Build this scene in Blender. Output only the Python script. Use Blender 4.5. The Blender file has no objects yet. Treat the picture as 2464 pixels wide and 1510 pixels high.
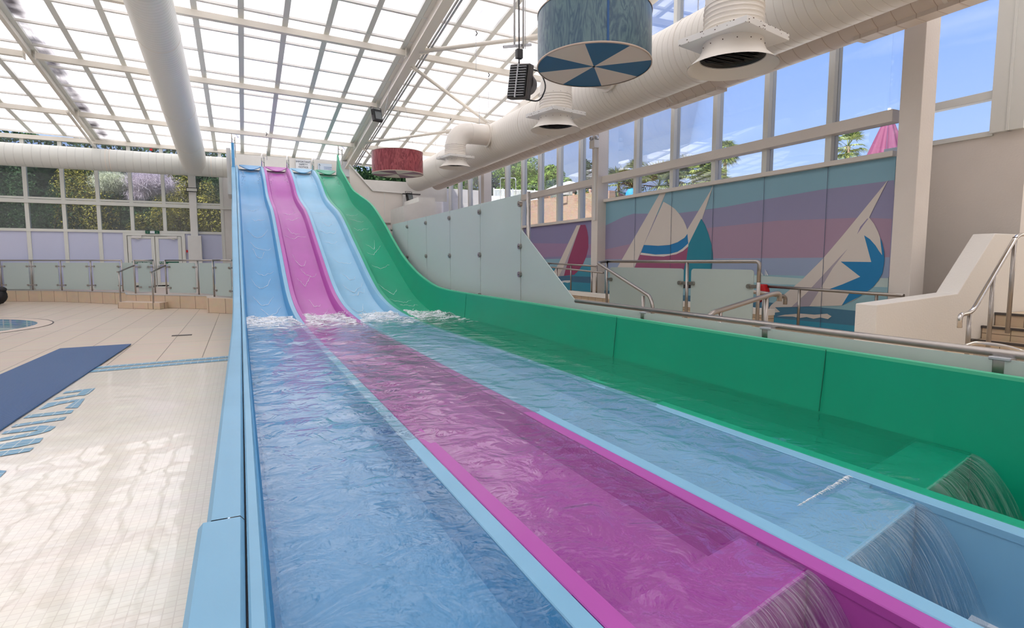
import bpy, bmesh, math, random
from mathutils import Vector, Matrix, noise
random.seed(7)
C = bpy.context.scene.collection
PI = math.pi
V = Vector

# ------------------------------------------------------------------ camera
EYE = V((0, 0, 1.5))
FPX = 1370.0
PITCH = math.atan(129 / FPX)
YAW = math.atan((1232 - 579) * math.cos(PITCH) / FPX)
cam_d = bpy.data.cameras.new('camera'); cam = bpy.data.objects.new('camera', cam_d); C.objects.link(cam)
cam.location = EYE; cam.rotation_euler = (PI/2 - PITCH, 0, -YAW)
cam_d.sensor_width = 36; cam_d.lens = FPX / 2464 * 36; cam_d.clip_start = 0.05; cam_d.clip_end = 400
bpy.context.scene.camera = cam
_f = V((math.sin(YAW)*math.cos(PITCH), math.cos(YAW)*math.cos(PITCH), -math.sin(PITCH)))
_r = V((math.cos(YAW), -math.sin(YAW), 0)); _u = _r.cross(_f)
def ray(px, py): return _f*FPX + _r*(px-1232) - _u*(py-755)
def onz(px, py, z): d = ray(px, py); return EYE + d*((z-EYE.z)/d.z)
def onx(px, py, x): d = ray(px, py); return EYE + d*(x/d.x)
def ony(px, py, y): d = ray(px, py); return EYE + d*(y/d.y)

# ------------------------------------------------------------------ materials
def lin(c):
    return tuple(((v/255)/12.92 if v/255 <= 0.04045 else ((v/255+0.055)/1.055)**2.4) for v in c)
def newmat(name):
    m = bpy.data.materials.new(name); m.use_nodes = True
    nt = m.node_tree; nt.nodes.clear()
    out = nt.nodes.new('ShaderNodeOutputMaterial')
    return m, nt, out
def N(nt, t, **kw):
    n = nt.nodes.new(t)
    for k, v in kw.items():
        if k in n.inputs: n.inputs[k].default_value = v
        else: setattr(n, k, v)
    return n
def L(nt, a, ao, b, bi): nt.links.new(a.outputs[ao], b.inputs[bi])
def pmat(name, rgb, rough=0.5, metal=0.0, spec=0.5, coat=0.0, bump=None, vary=None, coatr=0.05):
    """rgb in 0-255 sRGB base colour; bump=(scale, strength, stretch); vary=(scale, amount)"""
    m, nt, out = newmat(name)
    p = N(nt, 'ShaderNodeBsdfPrincipled', Roughness=rough, Metallic=metal)
    p.inputs['Base Color'].default_value = (*lin(rgb), 1)
    p.inputs['Specular IOR Level'].default_value = spec
    p.inputs['Coat Weight'].default_value = coat; p.inputs['Coat Roughness'].default_value = coatr
    L(nt, p, 0, out, 0)
    if bump or vary: tc = N(nt, 'ShaderNodeTexCoord')
    if bump:
        mp = N(nt, 'ShaderNodeMapping'); mp.inputs['Scale'].default_value = bump[2] if len(bump) > 2 else (1, 1, 1)
        L(nt, tc, 'Object', mp, 0)
        no = N(nt, 'ShaderNodeTexNoise', Scale=bump[0], Detail=3.0)
        L(nt, mp, 0, no, 0)
        b = N(nt, 'ShaderNodeBump', Strength=bump[1], Distance=0.02)
        L(nt, no, 0, b, 'Height'); L(nt, b, 0, p, 'Normal')
        if coat: L(nt, b, 0, p, 'Coat Normal')
    if vary:
        no2 = N(nt, 'ShaderNodeTexNoise', Scale=vary[0], Detail=4.0); L(nt, tc, 'Object', no2, 0)
        mx = N(nt, 'ShaderNodeMix', data_type='RGBA', blend_type='MULTIPLY')
        mx.inputs[6].default_value = (*lin(rgb), 1); mx.inputs[0].default_value = vary[1]
        cr = N(nt, 'ShaderNodeValToRGB'); cr.color_ramp.elements[0].position = .3; cr.color_ramp.elements[1].position = .7
        L(nt, no2, 0, cr, 0); L(nt, cr, 0, mx, 7); L(nt, mx, 2, p, 'Base Color')
    return m

def striped(name, rgb, axis_scale, line_rgb, rough=.5, width=.06, axis='Y', spiral=True):
    """spiral seams on duct: repeating thin grooves along an axis"""
    m, nt, out = newmat(name)
    p = N(nt, 'ShaderNodeBsdfPrincipled', Roughness=rough); L(nt, p, 0, out, 0)
    tc = N(nt, 'ShaderNodeTexCoord'); sp = N(nt, 'ShaderNodeSeparateXYZ'); L(nt, tc, 'Object', sp, 0)
    mu = N(nt, 'ShaderNodeMath', operation='MULTIPLY'); mu.inputs[1].default_value = axis_scale
    L(nt, sp, axis, mu, 0)
    fr = N(nt, 'ShaderNodeMath', operation='FRACT'); L(nt, mu, 0, fr, 0)
    cr = N(nt, 'ShaderNodeValToRGB')
    e = cr.color_ramp.elements; e[0].position = 0; e[0].color = (*lin(line_rgb), 1); e[1].position = width; e[1].color = (*lin(rgb), 1)
    L(nt, fr, 0, cr, 0); L(nt, cr, 0, p, 'Base Color')
    cr2 = N(nt, 'ShaderNodeValToRGB'); e = cr2.color_ramp.elements; e[0].position = 0; e[1].position = .12
    L(nt, fr, 0, cr2, 0)
    b = N(nt, 'ShaderNodeBump', Strength=.6, Distance=.012); L(nt, cr2, 0, b, 'Height'); L(nt, b, 0, p, 'Normal')
    return m

M = {}
M['white'] = pmat('white paint', (232, 230, 225), .45, vary=(3, .06))
M['frame'] = pmat('grey white frame paint', (226, 227, 220), .45)
M['cream'] = pmat('cream render', (233, 226, 218), .7, vary=(1.2, .06), bump=(30, .15))
M['warmwhite'] = pmat('warm white paint', (240, 236, 228), .65, bump=(40, .2))
M['beam'] = pmat('cream steel beam', (232, 226, 214), .45)
M['steel'] = pmat('brushed stainless steel', (168, 162, 156), .28, 1.0, bump=(60, .1, (1, 1, .1)))
M['chrome'] = pmat('polished steel', (215, 213, 210), .12, 1.0)
M['galv'] = pmat('galvanised steel', (190, 192, 195), .4, .7)
M['dark'] = pmat('black plastic', (22, 22, 24), .4)
M['darkgrey'] = pmat('dark grey plastic', (78, 72, 70), .5)
M['rust'] = pmat('flaked steel edge', (90, 70, 58), .8)
M['red'] = pmat('red plastic', (200, 25, 30), .5)
M['green_sign'] = pmat('green sign', (8, 96, 70), .5)
M['sign_white'] = pmat('white sign face', (236, 240, 246), .4)
M['ink'] = pmat('dark blue ink', (60, 66, 84), .6)
M['inkblue'] = pmat('pale blue ink', (110, 140, 190), .6)
M['bluepanel'] = pmat('pale lilac white panel', (205, 210, 236), .35)
M['rubber'] = pmat('black rubber', (25, 25, 28), .6)
M['foam'] = pmat('white foam', (248, 250, 252), .5)

# glossy gel-coat colours of the slide
def gel(name, rgb):
    m = pmat(name, rgb, .38, spec=.28, coat=.05, bump=(2.2, .08, (1, .35, .35)), vary=(1.1, .10)); return m
M['blue'] = gel('mid blue gelcoat', (84, 156, 206))
M['purple'] = gel('magenta purple gelcoat', (178, 82, 172))
M['sky'] = gel('light sky blue gelcoat', (136, 190, 222))
M['green'] = gel('emerald green gelcoat', (10, 164, 126))
M['lightgreen'] = gel('pale green gelcoat edge', (84, 196, 152))
M['blue_rim'] = gel('pale blue gelcoat rim', (130, 183, 216))

def tile_mat(name, rgb, grout, sx, sy, mortar=.01, rough=.35, offset=0.0, noise_amt=.12, bumpy=0.0, axes='XY', coat=0.0, squash=1.0):
    m, nt, out = newmat(name)
    p = N(nt, 'ShaderNodeBsdfPrincipled', Roughness=rough); L(nt, p, 0, out, 0)
    p.inputs['Coat Weight'].default_value = coat; p.inputs['Coat Roughness'].default_value = .03
    tc = N(nt, 'ShaderNodeTexCoord'); sp = N(nt, 'ShaderNodeSeparateXYZ'); L(nt, tc, 'Object', sp, 0)
    cb = N(nt, 'ShaderNodeCombineXYZ')
    if axes == 'WZ':
        ad = N(nt, 'ShaderNodeMath', operation='ADD'); L(nt, sp, 'X', ad, 0); L(nt, sp, 'Y', ad, 1); L(nt, ad, 0, cb, 0); L(nt, sp, 'Z', cb, 1)
    else:
        L(nt, sp, axes[0], cb, 0); L(nt, sp, axes[1], cb, 1)
    br = N(nt, 'ShaderNodeTexBrick', offset=offset, squash=squash)
    br.inputs['Scale'].default_value = 1.0; br.inputs['Brick Width'].default_value = sx; br.inputs['Row Height'].default_value = sy
    br.inputs['Mortar Size'].default_value = mortar; br.inputs['Mortar Smooth'].default_value = .1
    c = lin(rgb)
    br.inputs['Color1'].default_value = (*c, 1); br.inputs['Color2'].default_value = (*[v*.94 for v in c], 1)
    br.inputs['Mortar'].default_value = (*lin(grout), 1)
    L(nt, cb, 0, br, 0)
    no = N(nt, 'ShaderNodeTexNoise', Scale=2.0, Detail=5.0); mp = N(nt, 'ShaderNodeMapping'); mp.inputs['Scale'].default_value = (.6, 3, 3)
    L(nt, tc, 'Object', mp, 0); L(nt, mp, 0, no, 0)
    mx = N(nt, 'ShaderNodeMix', data_type='RGBA', blend_type='MULTIPLY'); mx.inputs[0].default_value = noise_amt
    L(nt, br, 'Color', mx, 6); L(nt, no, 'Color', mx, 7); L(nt, mx, 2, p, 'Base Color')
    if bumpy:
        n2 = N(nt, 'ShaderNodeTexNoise', Scale=1.4, Detail=2.0); L(nt, tc, 'Object', n2, 0)
        b = N(nt, 'ShaderNodeBump', Strength=bumpy, Distance=.05); L(nt, n2, 0, b, 'Height'); L(nt, b, 0, p, 'Coat Normal')
    return m
M['deck'] = tile_mat('cream stone floor tile', (222, 206, 188), (120, 104, 90), .6, 3.0, .006, .3, noise_amt=.2, axes='XY')
M['riser'] = tile_mat('beige riser tile', (218, 196, 168), (120, 100, 82), .46, .6, .006, .4, noise_amt=.2, axes='WZ')
M['riser_x'] = tile_mat('beige riser tile run', (218, 196, 168), (120, 100, 82), .44, .6, .006, .4, noise_amt=.2, axes='XZ')
M['mosaic'] = tile_mat('small white mosaic tile', (244, 238, 226), (226, 218, 206), .045, .045, .0025, .3, noise_amt=.1, coat=.6, bumpy=.2)
M['bluemosaic'] = tile_mat('small blue mosaic tile', (100, 162, 196), (205, 215, 216), .09, .09, .004, .3, noise_amt=.15)
M['brick'] = tile_mat('buff brick', (168, 134, 112), (190, 176, 160), .22, .075, .008, .8, offset=.5, noise_amt=.5, axes='YZ')
M['poolrim'] = tile_mat('blue grey pool mosaic', (130, 172, 210), (200, 210, 220), .05, .05, .006, .3, noise_amt=.6, axes='WZ')
M['stairtile'] = tile_mat('stair tile', (222, 200, 170), (130, 110, 90), .33, .5, .005, .4, noise_amt=.15, axes='YZ')

def mat_mat():
    m, nt, out = newmat('deep blue ribbed mat')
    p = N(nt, 'ShaderNodeBsdfPrincipled', Roughness=.45); L(nt, p, 0, out, 0)
    tc = N(nt, 'ShaderNodeTexCoord'); w = N(nt, 'ShaderNodeTexWave', Scale=14.0, bands_direction='Y'); w2 = N(nt, 'ShaderNodeTexWave', Scale=14.0, bands_direction='X')
    L(nt, tc, 'Object', w, 0); L(nt, tc, 'Object', w2, 0)
    ad = N(nt, 'ShaderNodeMath', operation='MULTIPLY'); L(nt, w, 1, ad, 0); L(nt, w2, 1, ad, 1)
    cr = N(nt, 'ShaderNodeValToRGB'); e = cr.color_ramp.elements
    e[0].position = 0; e[0].color = (*lin((4, 60, 112)), 1); e[1].position = .8; e[1].color = (*lin((8, 96, 156)), 1)
    L(nt, ad, 0, cr, 0); L(nt, cr, 0, p, 'Base Color')
    b = N(nt, 'ShaderNodeBump', Strength=.5, Distance=.01); L(nt, ad, 0, b, 'Height'); L(nt, b, 0, p, 'Normal')
    return m
M['mat'] = mat_mat()

def roofpane_mat():
    m, nt, out = newmat('milky ribbed polycarbonate')
    tc = N(nt, 'ShaderNodeTexCoord')
    no = N(nt, 'ShaderNodeTexNoise', Scale=.9, Detail=6.0, Roughness=.6); L(nt, tc, 'Object', no, 0)
    mp = N(nt, 'ShaderNodeMapping'); mp.inputs['Scale'].default_value = (9, .5, 1); L(nt, tc, 'Object', mp, 0)
    n2 = N(nt, 'ShaderNodeTexNoise', Scale=3.0, Detail=2.0); L(nt, mp, 0, n2, 0)
    mx = N(nt, 'ShaderNodeMath', operation='ADD'); L(nt, no, 0, mx, 0); L(nt, n2, 0, mx, 1)
    cr = N(nt, 'ShaderNodeValToRGB'); e = cr.color_ramp.elements
    e[0].position = .55; e[0].color = (.40, .41, .45, 1); e[1].position = 1.15; e[1].color = (.76, .75, .75, 1)
    L(nt, mx, 0, cr, 0)
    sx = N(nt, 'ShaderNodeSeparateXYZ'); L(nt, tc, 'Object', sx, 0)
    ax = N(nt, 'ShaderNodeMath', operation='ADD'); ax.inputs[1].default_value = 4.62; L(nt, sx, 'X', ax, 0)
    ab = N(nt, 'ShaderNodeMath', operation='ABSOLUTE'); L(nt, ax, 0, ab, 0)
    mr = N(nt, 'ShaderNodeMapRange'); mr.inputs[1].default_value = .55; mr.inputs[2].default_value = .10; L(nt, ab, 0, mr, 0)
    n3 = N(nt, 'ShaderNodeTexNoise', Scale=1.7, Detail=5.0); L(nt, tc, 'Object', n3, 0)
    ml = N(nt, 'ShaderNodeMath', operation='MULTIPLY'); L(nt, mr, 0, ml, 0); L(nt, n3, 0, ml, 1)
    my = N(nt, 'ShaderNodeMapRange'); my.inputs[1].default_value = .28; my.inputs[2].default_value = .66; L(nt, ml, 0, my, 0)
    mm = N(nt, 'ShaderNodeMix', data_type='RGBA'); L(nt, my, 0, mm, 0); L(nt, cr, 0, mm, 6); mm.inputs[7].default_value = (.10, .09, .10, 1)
    t = N(nt, 'ShaderNodeBsdfTranslucent'); d = N(nt, 'ShaderNodeBsdfDiffuse'); L(nt, mm, 2, t, 0)
    d.inputs[0].default_value = (.72, .72, .73, 1)
    s = N(nt, 'ShaderNodeMixShader'); s.inputs[0].default_value = .22
    L(nt, t, 0, s, 1); L(nt, d, 0, s, 2); L(nt, s, 0, out, 0)
    return m
M['roofpane'] = roofpane_mat()
def fillwall():
    m, nt, out = newmat('milky fill light wall'); t = N(nt, 'ShaderNodeBsdfTranslucent'); t.inputs[0].default_value = (.47, .46, .45, 1); d = N(nt, 'ShaderNodeBsdfDiffuse'); d.inputs[0].default_value = (.75, .75, .74, 1)
    s = N(nt, 'ShaderNodeMixShader'); s.inputs[0].default_value = .4; L(nt, t, 0, s, 1); L(nt, d, 0, s, 2); L(nt, s, 0, out, 0); return m
M['fillwall'] = fillwall()  # unseen left wall made translucent to let extra fill light in
#M['wallpane'] = pmat('dim milky fill light wall', (214, 214, 212), .6)


def glass_mat(name, tint=(.97, .985, 1), spec=.07, rough=0.0, haze=0.0, hazecol=(.8, .85, .9)):
    m, nt, out = newmat(name)
    t = N(nt, 'ShaderNodeBsdfTransparent'); t.inputs[0].default_value = (*tint, 1)
    g = N(nt, 'ShaderNodeBsdfGlossy', Roughness=rough)
    lw = N(nt, 'ShaderNodeLayerWeight', Blend=.25)
    mu = N(nt, 'ShaderNodeMath', operation='MULTIPLY_ADD'); mu.inputs[1].default_value = .5; mu.inputs[2].default_value = spec
    L(nt, lw, 'Fresnel', mu, 0)
    s = N(nt, 'ShaderNodeMixShader'); L(nt, mu, 0, s, 0); L(nt, t, 0, s, 1); L(nt, g, 0, s, 2)
    last = s
    if haze:
        d = N(nt, 'ShaderNodeBsdfDiffuse'); d.inputs[0].default_value = (*hazecol, 1)
        s2 = N(nt, 'ShaderNodeMixShader'); s2.inputs[0].default_value = haze
        L(nt, s, 0, s2, 1); L(nt, d, 0, s2, 2); last = s2
    L(nt, last, 0, out, 0)
    return m
M['glass'] = glass_mat('clear window glass', spec=.02)
M['glass_back'] = glass_mat('hazy window glass', tint=(.8, .83, .86), spec=.03, haze=.05)

def frosted_mat(name='frosted green tinted glass', col=(214, 228, 224), see=.25):
    m, nt, out = newmat(name)
    t = N(nt, 'ShaderNodeBsdfTranslucent'); t.inputs[0].default_value = (*lin(col), 1)
    d = N(nt, 'ShaderNodeBsdfDiffuse'); d.inputs[0].default_value = (*lin(col), 1)
    s = N(nt, 'ShaderNodeMixShader'); s.inputs[0].default_value = .62; L(nt, t, 0, s, 1); L(nt, d, 0, s, 2)
    g = N(nt, 'ShaderNodeBsdfGlossy', Roughness=.25); s2 = N(nt, 'ShaderNodeMixShader'); s2.inputs[0].default_value = .07
    L(nt, s, 0, s2, 1); L(nt, g, 0, s2, 2)
    tr = N(nt, 'ShaderNodeBsdfTransparent'); s3 = N(nt, 'ShaderNodeMixShader'); s3.inputs[0].default_value = see*.4
    L(nt, s2, 0, s3, 1); L(nt, tr, 0, s3, 2); L(nt, s3, 0, out, 0)
    return m
M['frost'] = frosted_mat()

def water_mat(name, tint, foam=True, bump=.6, ior=1.33):
    m, nt, out = newmat(name)
    g = N(nt, 'ShaderNodeBsdfGlass', Roughness=0.0, IOR=ior); g.inputs[0].default_value = (*tint, 1)
    tc = N(nt, 'ShaderNodeTexCoord')
    mp = N(nt, 'ShaderNodeMapping'); mp.inputs['Scale'].default_value = (1.0, 1.0, 1); L(nt, tc, 'Object', mp, 0)
    no = N(nt, 'ShaderNodeTexNoise', Scale=5.5, Detail=4.0, Distortion=.8, Roughness=.45); L(nt, mp, 0, no, 0)
    b = N(nt, 'ShaderNodeBump', Strength=bump, Distance=.03); L(nt, no, 0, b, 'Height'); L(nt, b, 0, g, 'Normal')
    tr = N(nt, 'ShaderNodeBsdfTransparent'); tr.inputs[0].default_value = (*tint, 1)
    gl = N(nt, 'ShaderNodeBsdfGlossy', Roughness=.02); L(nt, b, 0, gl, 'Normal')
    lw = N(nt, 'ShaderNodeLayerWeight', Blend=.5); L(nt, b, 0, lw, 'Normal')
    pw = N(nt, 'ShaderNodeMath', operation='POWER'); pw.inputs[1].default_value = 4.2; L(nt, lw, 'Facing', pw, 0)
    fr = N(nt, 'ShaderNodeMath', operation='MULTIPLY_ADD'); fr.inputs[1].default_value = .95; fr.inputs[2].default_value = .035; L(nt, pw, 0, fr, 0)
    s0 = N(nt, 'ShaderNodeMixShader'); L(nt, fr, 0, s0, 0); L(nt, tr, 0, s0, 1); L(nt, gl, 0, s0, 2)
    sg = N(nt, 'ShaderNodeMixShader'); sg.inputs[0].default_value = .25; L(nt, s0, 0, sg, 1); L(nt, g, 0, sg, 2)
    last = g = sg
    if foam:
        # foam patches churned up where the slope meets the run-out
        sp = N(nt, 'ShaderNodeSeparateXYZ'); L(nt, tc, 'Object', sp, 0)
        mr = N(nt, 'ShaderNodeMapRange'); mr.inputs[1].default_value = 6.5; mr.inputs[2].default_value = 10.5; mr.inputs[3].default_value = -.22; mr.inputs[4].default_value = .17
        L(nt, sp, 'Y', mr, 0)
        mp2 = N(nt, 'ShaderNodeMapping'); mp2.inputs['Scale'].default_value = (1.6, 3.2, 3); L(nt, tc, 'Object', mp2, 0)
        n2 = N(nt, 'ShaderNodeTexNoise', Scale=2.2, Detail=8.0, Roughness=.7, Distortion=1.2); L(nt, mp2, 0, n2, 0)
        ad = N(nt, 'ShaderNodeMath', operation='ADD'); L(nt, n2, 0, ad, 0); L(nt, mr, 0, ad, 1)
        cr = N(nt, 'ShaderNodeValToRGB'); e = cr.color_ramp.elements; e[0].position = .585; e[1].position = .72
        e[0].color = (0, 0, 0, 1); e[1].color = (.85, .85, .85, 1)
        L(nt, ad, 0, cr, 0)
        d = N(nt, 'ShaderNodeBsdfDiffuse'); d.inputs[0].default_value = (.86, .9, .95, 1)
        s = N(nt, 'ShaderNodeMixShader'); L(nt, cr, 0, s, 0); L(nt, g, 0, s, 1); L(nt, d, 0, s, 2); last = s
    L(nt, last, 0, out, 0)
    return m
M['water'] = water_mat('clear flowing water', (.96, .985, 1.0))
def fall_mat():
    m, nt, out = newmat('streaked falling water')
    tc = N(nt, 'ShaderNodeTexCoord'); mp = N(nt, 'ShaderNodeMapping'); mp.inputs['Scale'].default_value = (130, 5, 4); L(nt, tc, 'Object', mp, 0)
    no = N(nt, 'ShaderNodeTexNoise', Scale=1.0, Detail=3.0); L(nt, mp, 0, no, 0)
    cr = N(nt, 'ShaderNodeValToRGB'); e = cr.color_ramp.elements; e[0].position = .42; e[1].position = .72; e[0].color = (.02, .02, .02, 1); e[1].color = (.24, .24, .24, 1)
    L(nt, no, 0, cr, 0)
    t = N(nt, 'ShaderNodeBsdfTransparent'); t.inputs[0].default_value = (.93, .96, .98, 1)
    d = N(nt, 'ShaderNodeBsdfDiffuse'); d.inputs[0].default_value = (.8, .86, .92, 1)
    g = N(nt, 'ShaderNodeBsdfGlossy', Roughness=.12); b = N(nt, 'ShaderNodeBump', Strength=.35, Distance=.01); L(nt, no, 0, b, 'Height'); L(nt, b, 0, g, 'Normal')
    s = N(nt, 'ShaderNodeMixShader'); L(nt, cr, 0, s, 0); L(nt, t, 0, s, 1); L(nt, d, 0, s, 2)
    s2 = N(nt, 'ShaderNodeMixShader'); s2.inputs[0].default_value = .08; L(nt, s, 0, s2, 1); L(nt, g, 0, s2, 2); L(nt, s2, 0, out, 0)
    return m
M['fallwater'] = fall_mat()
M['troughwater'] = water_mat('bubbling trough water', (.95, .98, 1.0), foam=False, bump=.5)
M['ripple'] = pmat('white water ripple', (225, 235, 245), .15, spec=.8)

def leaf_mat(name, c1, c2):
    m, nt, out = newmat(name)
    oi = N(nt, 'ShaderNodeNewGeometry'); cr = N(nt, 'ShaderNodeValToRGB'); e = cr.color_ramp.elements
    e[0].color = (*lin(c1), 1); e[1].color = (*lin(c2), 1); L(nt, oi, 'Random Per Island', cr, 0)
    d = N(nt, 'ShaderNodeBsdfDiffuse'); t = N(nt, 'ShaderNodeBsdfTranslucent'); L(nt, cr, 0, d, 0); L(nt, cr, 0, t, 0)
    s = N(nt, 'ShaderNodeMixShader'); s.inputs[0].default_value = .3; L(nt, d, 0, s, 1); L(nt, t, 0, s, 2); L(nt, s, 0, out, 0)
    return m
M['leaf_dark'] = leaf_mat('dark green leaves', (30, 52, 34), (74, 98, 66))
M['leaf_yellow'] = leaf_mat('golden green leaves', (84, 88, 34), (176, 166, 84))
M['leaf_pink'] = leaf_mat('pale pink plumes', (170, 158, 170), (232, 222, 232))
M['leaf_cream'] = leaf_mat('cream plumes', (170, 176, 150), (232, 234, 214))
M['leaf_mid'] = leaf_mat('mid green leaves', (50, 84, 40), (140, 168, 84))
M['leaf_palm'] = leaf_mat('palm green blades', (44, 66, 48), (140, 150, 84))
M['leaf_red'] = leaf_mat('bronze leaves', (70, 44, 42), (140, 96, 84))
M['trunk'] = pmat('brown bark', (92, 76, 60), .9, bump=(20, .8))
M['ground'] = pmat('outside earth', (96, 104, 70), .95)
M['paving'] = pmat('outside paving', (190, 182, 170), .9)
M['purplecloth'] = pmat('purple canvas', (96, 42, 74), .8)
M['whitecloth'] = pmat('white canvas', (238, 240, 246), .8)
M['yellow'] = pmat('yellow plastic', (240, 208, 60), .6)
M['skin'] = pmat('skin', (205, 160, 130), .6)
M['hair'] = pmat('dark hair', (50, 36, 30), .7)

def drum_mat(name, c1, c2):
    m, nt, out = newmat(name)
    p = N(nt, 'ShaderNodeBsdfPrincipled', Roughness=.32); L(nt, p, 0, out, 0)
    tc = N(nt, 'ShaderNodeTexCoord'); mp = N(nt, 'ShaderNodeMapping'); mp.inputs['Scale'].default_value = (2.6, 2.6, .6); L(nt, tc, 'Object', mp, 0)
    no = N(nt, 'ShaderNodeTexNoise', Scale=2.0, Detail=3.0, Distortion=2.5); L(nt, mp, 0, no, 0)
    w = N(nt, 'ShaderNodeMath', operation='MULTIPLY'); w.inputs[1].default_value = 9.0; L(nt, no, 0, w, 0)
    f = N(nt, 'ShaderNodeMath', operation='PINGPONG'); f.inputs[1].default_value = 1.0; L(nt, w, 0, f, 0)
    cr = N(nt, 'ShaderNodeValToRGB'); e = cr.color_ramp.elements
    e[0].color = (*lin(c1), 1); e[1].color = (*lin(c2), 1); L(nt, f, 0, cr, 0); L(nt, cr, 0, p, 'Base Color')
    return m
M['drum_blue'] = drum_mat('marbled blue grey shade', (60, 88, 110), (98, 126, 132))
M['drum_red'] = drum_mat('marbled red shade', (120, 40, 52), (170, 84, 90))
M['disc_blue'] = pmat('teal blue segment', (24, 102, 146), .5)
M['disc_red'] = pmat('plum segment', (140, 92, 116), .5)
M['disc_cream'] = pmat('cream segment', (228, 216, 204), .5)
M['drum_rim'] = pmat('worn rim', (196, 176, 160), .6)

M['duct_big'] = striped('white spiral duct paint', (236, 231, 220), 7.0, (196, 186, 172), .4, .05)
M['duct_small'] = striped('cream spiral duct paint', (226, 214, 202), 4.0, (176, 150, 132), .45, .05)
M['duct_roof'] = striped('white spiral duct paint fine', (234, 233, 226), 9.0, (196, 194, 186), .4, .08)
M['duct_back'] = striped('white duct paint', (226, 228, 222), 4.0, (196, 196, 190), .4, .05, axis='X')
M['ductplain'] = pmat('white duct paint plain', (236, 230, 220), .4)

# ------------------------------------------------------------------ geometry helpers
def finish(bm, name, mats, parent=None, smooth=False, bevel=0, **props):
    me = bpy.data.meshes.new(name); bm.normal_update(); bm.to_mesh(me); bm.free()
    o = bpy.data.objects.new(name, me); C.objects.link(o)
    if not isinstance(mats, (list, tuple)): mats = [mats]
    for m in mats: me.materials.append(m if not isinstance(m, str) else M[m])
    if smooth:
        me.polygons.foreach_set('use_smooth', [True]*len(me.polygons))
        if smooth == 'auto':
            me.set_sharp_from_angle(angle=math.radians(35))
    if bevel:
        b = o.modifiers.new('bevel', 'BEVEL'); b.width = bevel; b.segments = 2; b.limit_method = 'ANGLE'
    if parent: o.parent = parent; o.matrix_parent_inverse = parent.matrix_world.inverted() if False else Matrix.Translation(-parent.location)
    for k, v in props.items(): o[k] = v
    return o
def BM(): return bmesh.new()
def box(bm, x0, x1, y0, y1, z0, z1, mi=0):
    vs = [bm.verts.new(p) for p in ((x0,y0,z0),(x1,y0,z0),(x1,y1,z0),(x0,y1,z0),(x0,y0,z1),(x1,y0,z1),(x1,y1,z1),(x0,y1,z1))]
    for f in ((0,3,2,1),(4,5,6,7),(0,1,5,4),(1,2,6,5),(2,3,7,6),(3,0,4,7)):
        fc = bm.faces.new([vs[i] for i in f]); fc.material_index = mi
    return vs
def prism(bm, pts, off, mi=0):
    """closed polygon pts (list of Vector) extruded by vector off"""
    a = [bm.verts.new(p) for p in pts]; b = [bm.verts.new(V(p)+V(off)) for p in pts]
    n = len(a)
    fs = [bm.faces.new(a), bm.faces.new(list(reversed(b)))]
    for i in range(n): fs.append(bm.faces.new([a[(i+1) % n], a[i], b[i], b[(i+1) % n]]))
    for f in fs: f.material_index = mi
    bmesh.ops.recalc_face_normals(bm, faces=fs)
def beam(bm, a, b, w, h, up=(0, 0, 1), mi=0):
    """box of width w, height h from a to b"""
    a, b = V(a), V(b); d = (b-a).normalized(); s = d.cross(V(up)).normalized(); u = s.cross(d)
    q = [s*(-w/2)+u*(-h/2), s*(w/2)+u*(-h/2), s*(w/2)+u*(h/2), s*(-w/2)+u*(h/2)]
    va = [bm.verts.new(a+k) for k in q]; vb = [bm.verts.new(b+k) for k in q]
    fs = [bm.faces.new(list(reversed(va))), bm.faces.new(vb)]
    for i in range(4): fs.append(bm.faces.new([va[i], va[(i+1) % 4], vb[(i+1) % 4], vb[i]]))
    for f in fs: f.material_index = mi
def tube(bm, pts, r, seg=12, cap=True, mi=0):
    pts = [V(p) for p in pts]; rs = r if isinstance(r, (list, tuple)) else [r]*len(pts)
    rings = []; prev = None
    for i, p in enumerate(pts):
        if i == 0: d = pts[1]-p
        elif i == len(pts)-1: d = p-pts[i-1]
        else: d = (pts[i+1]-p).normalized()+(p-pts[i-1]).normalized()
        d.normalize()
        if prev is None:
            s = d.cross(V((0, 0, 1)));
            if s.length < .01: s = d.cross(V((1, 0, 0)))
            s.normalize()
        else:
            s = prev - d*prev.dot(d); s.normalize()
        prev = s; u = d.cross(s)
        k = 1.0
        if 0 < i < len(pts)-1:
            c = max(.5, math.cos((pts[i+1]-p).angle(p-pts[i-1])/2)) if (pts[i+1]-p).length > 1e-6 and (p-pts[i-1]).length > 1e-6 else 1
            k = 1.0
        rings.append([bm.verts.new(p+(s*math.cos(t)+u*math.sin(t))*rs[i]*k) for t in [2*PI*j/seg for j in range(seg)]])
    for a, b in zip(rings, rings[1:]):
        for j in range(seg):
            f = bm.faces.new([a[j], a[(j+1) % seg], b[(j+1) % seg], b[j]]); f.smooth = True; f.material_index = mi
    if cap:
        f = bm.faces.new(list(reversed(rings[0]))); f.material_index = mi
        f = bm.faces.new(rings[-1]); f.material_index = mi
def bend(pts, r, n=5):
    """round the corners of a polyline"""
    pts = [V(p) for p in pts]; out = [pts[0]]
    for i in range(1, len(pts)-1):
        a, p, b = pts[i-1], pts[i], pts[i+1]
        da = (a-p); db = (b-p); ra = min(r, da.length*.45, db.length*.45); da.normalize(); db.normalize()
        s, e = p+da*ra, p+db*ra
        for k in range(n+1):
            t = k/n; out.append(s*(1-t)**2 + p*2*t*(1-t) + e*t*t)
    out.append(pts[-1]); return out
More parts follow.
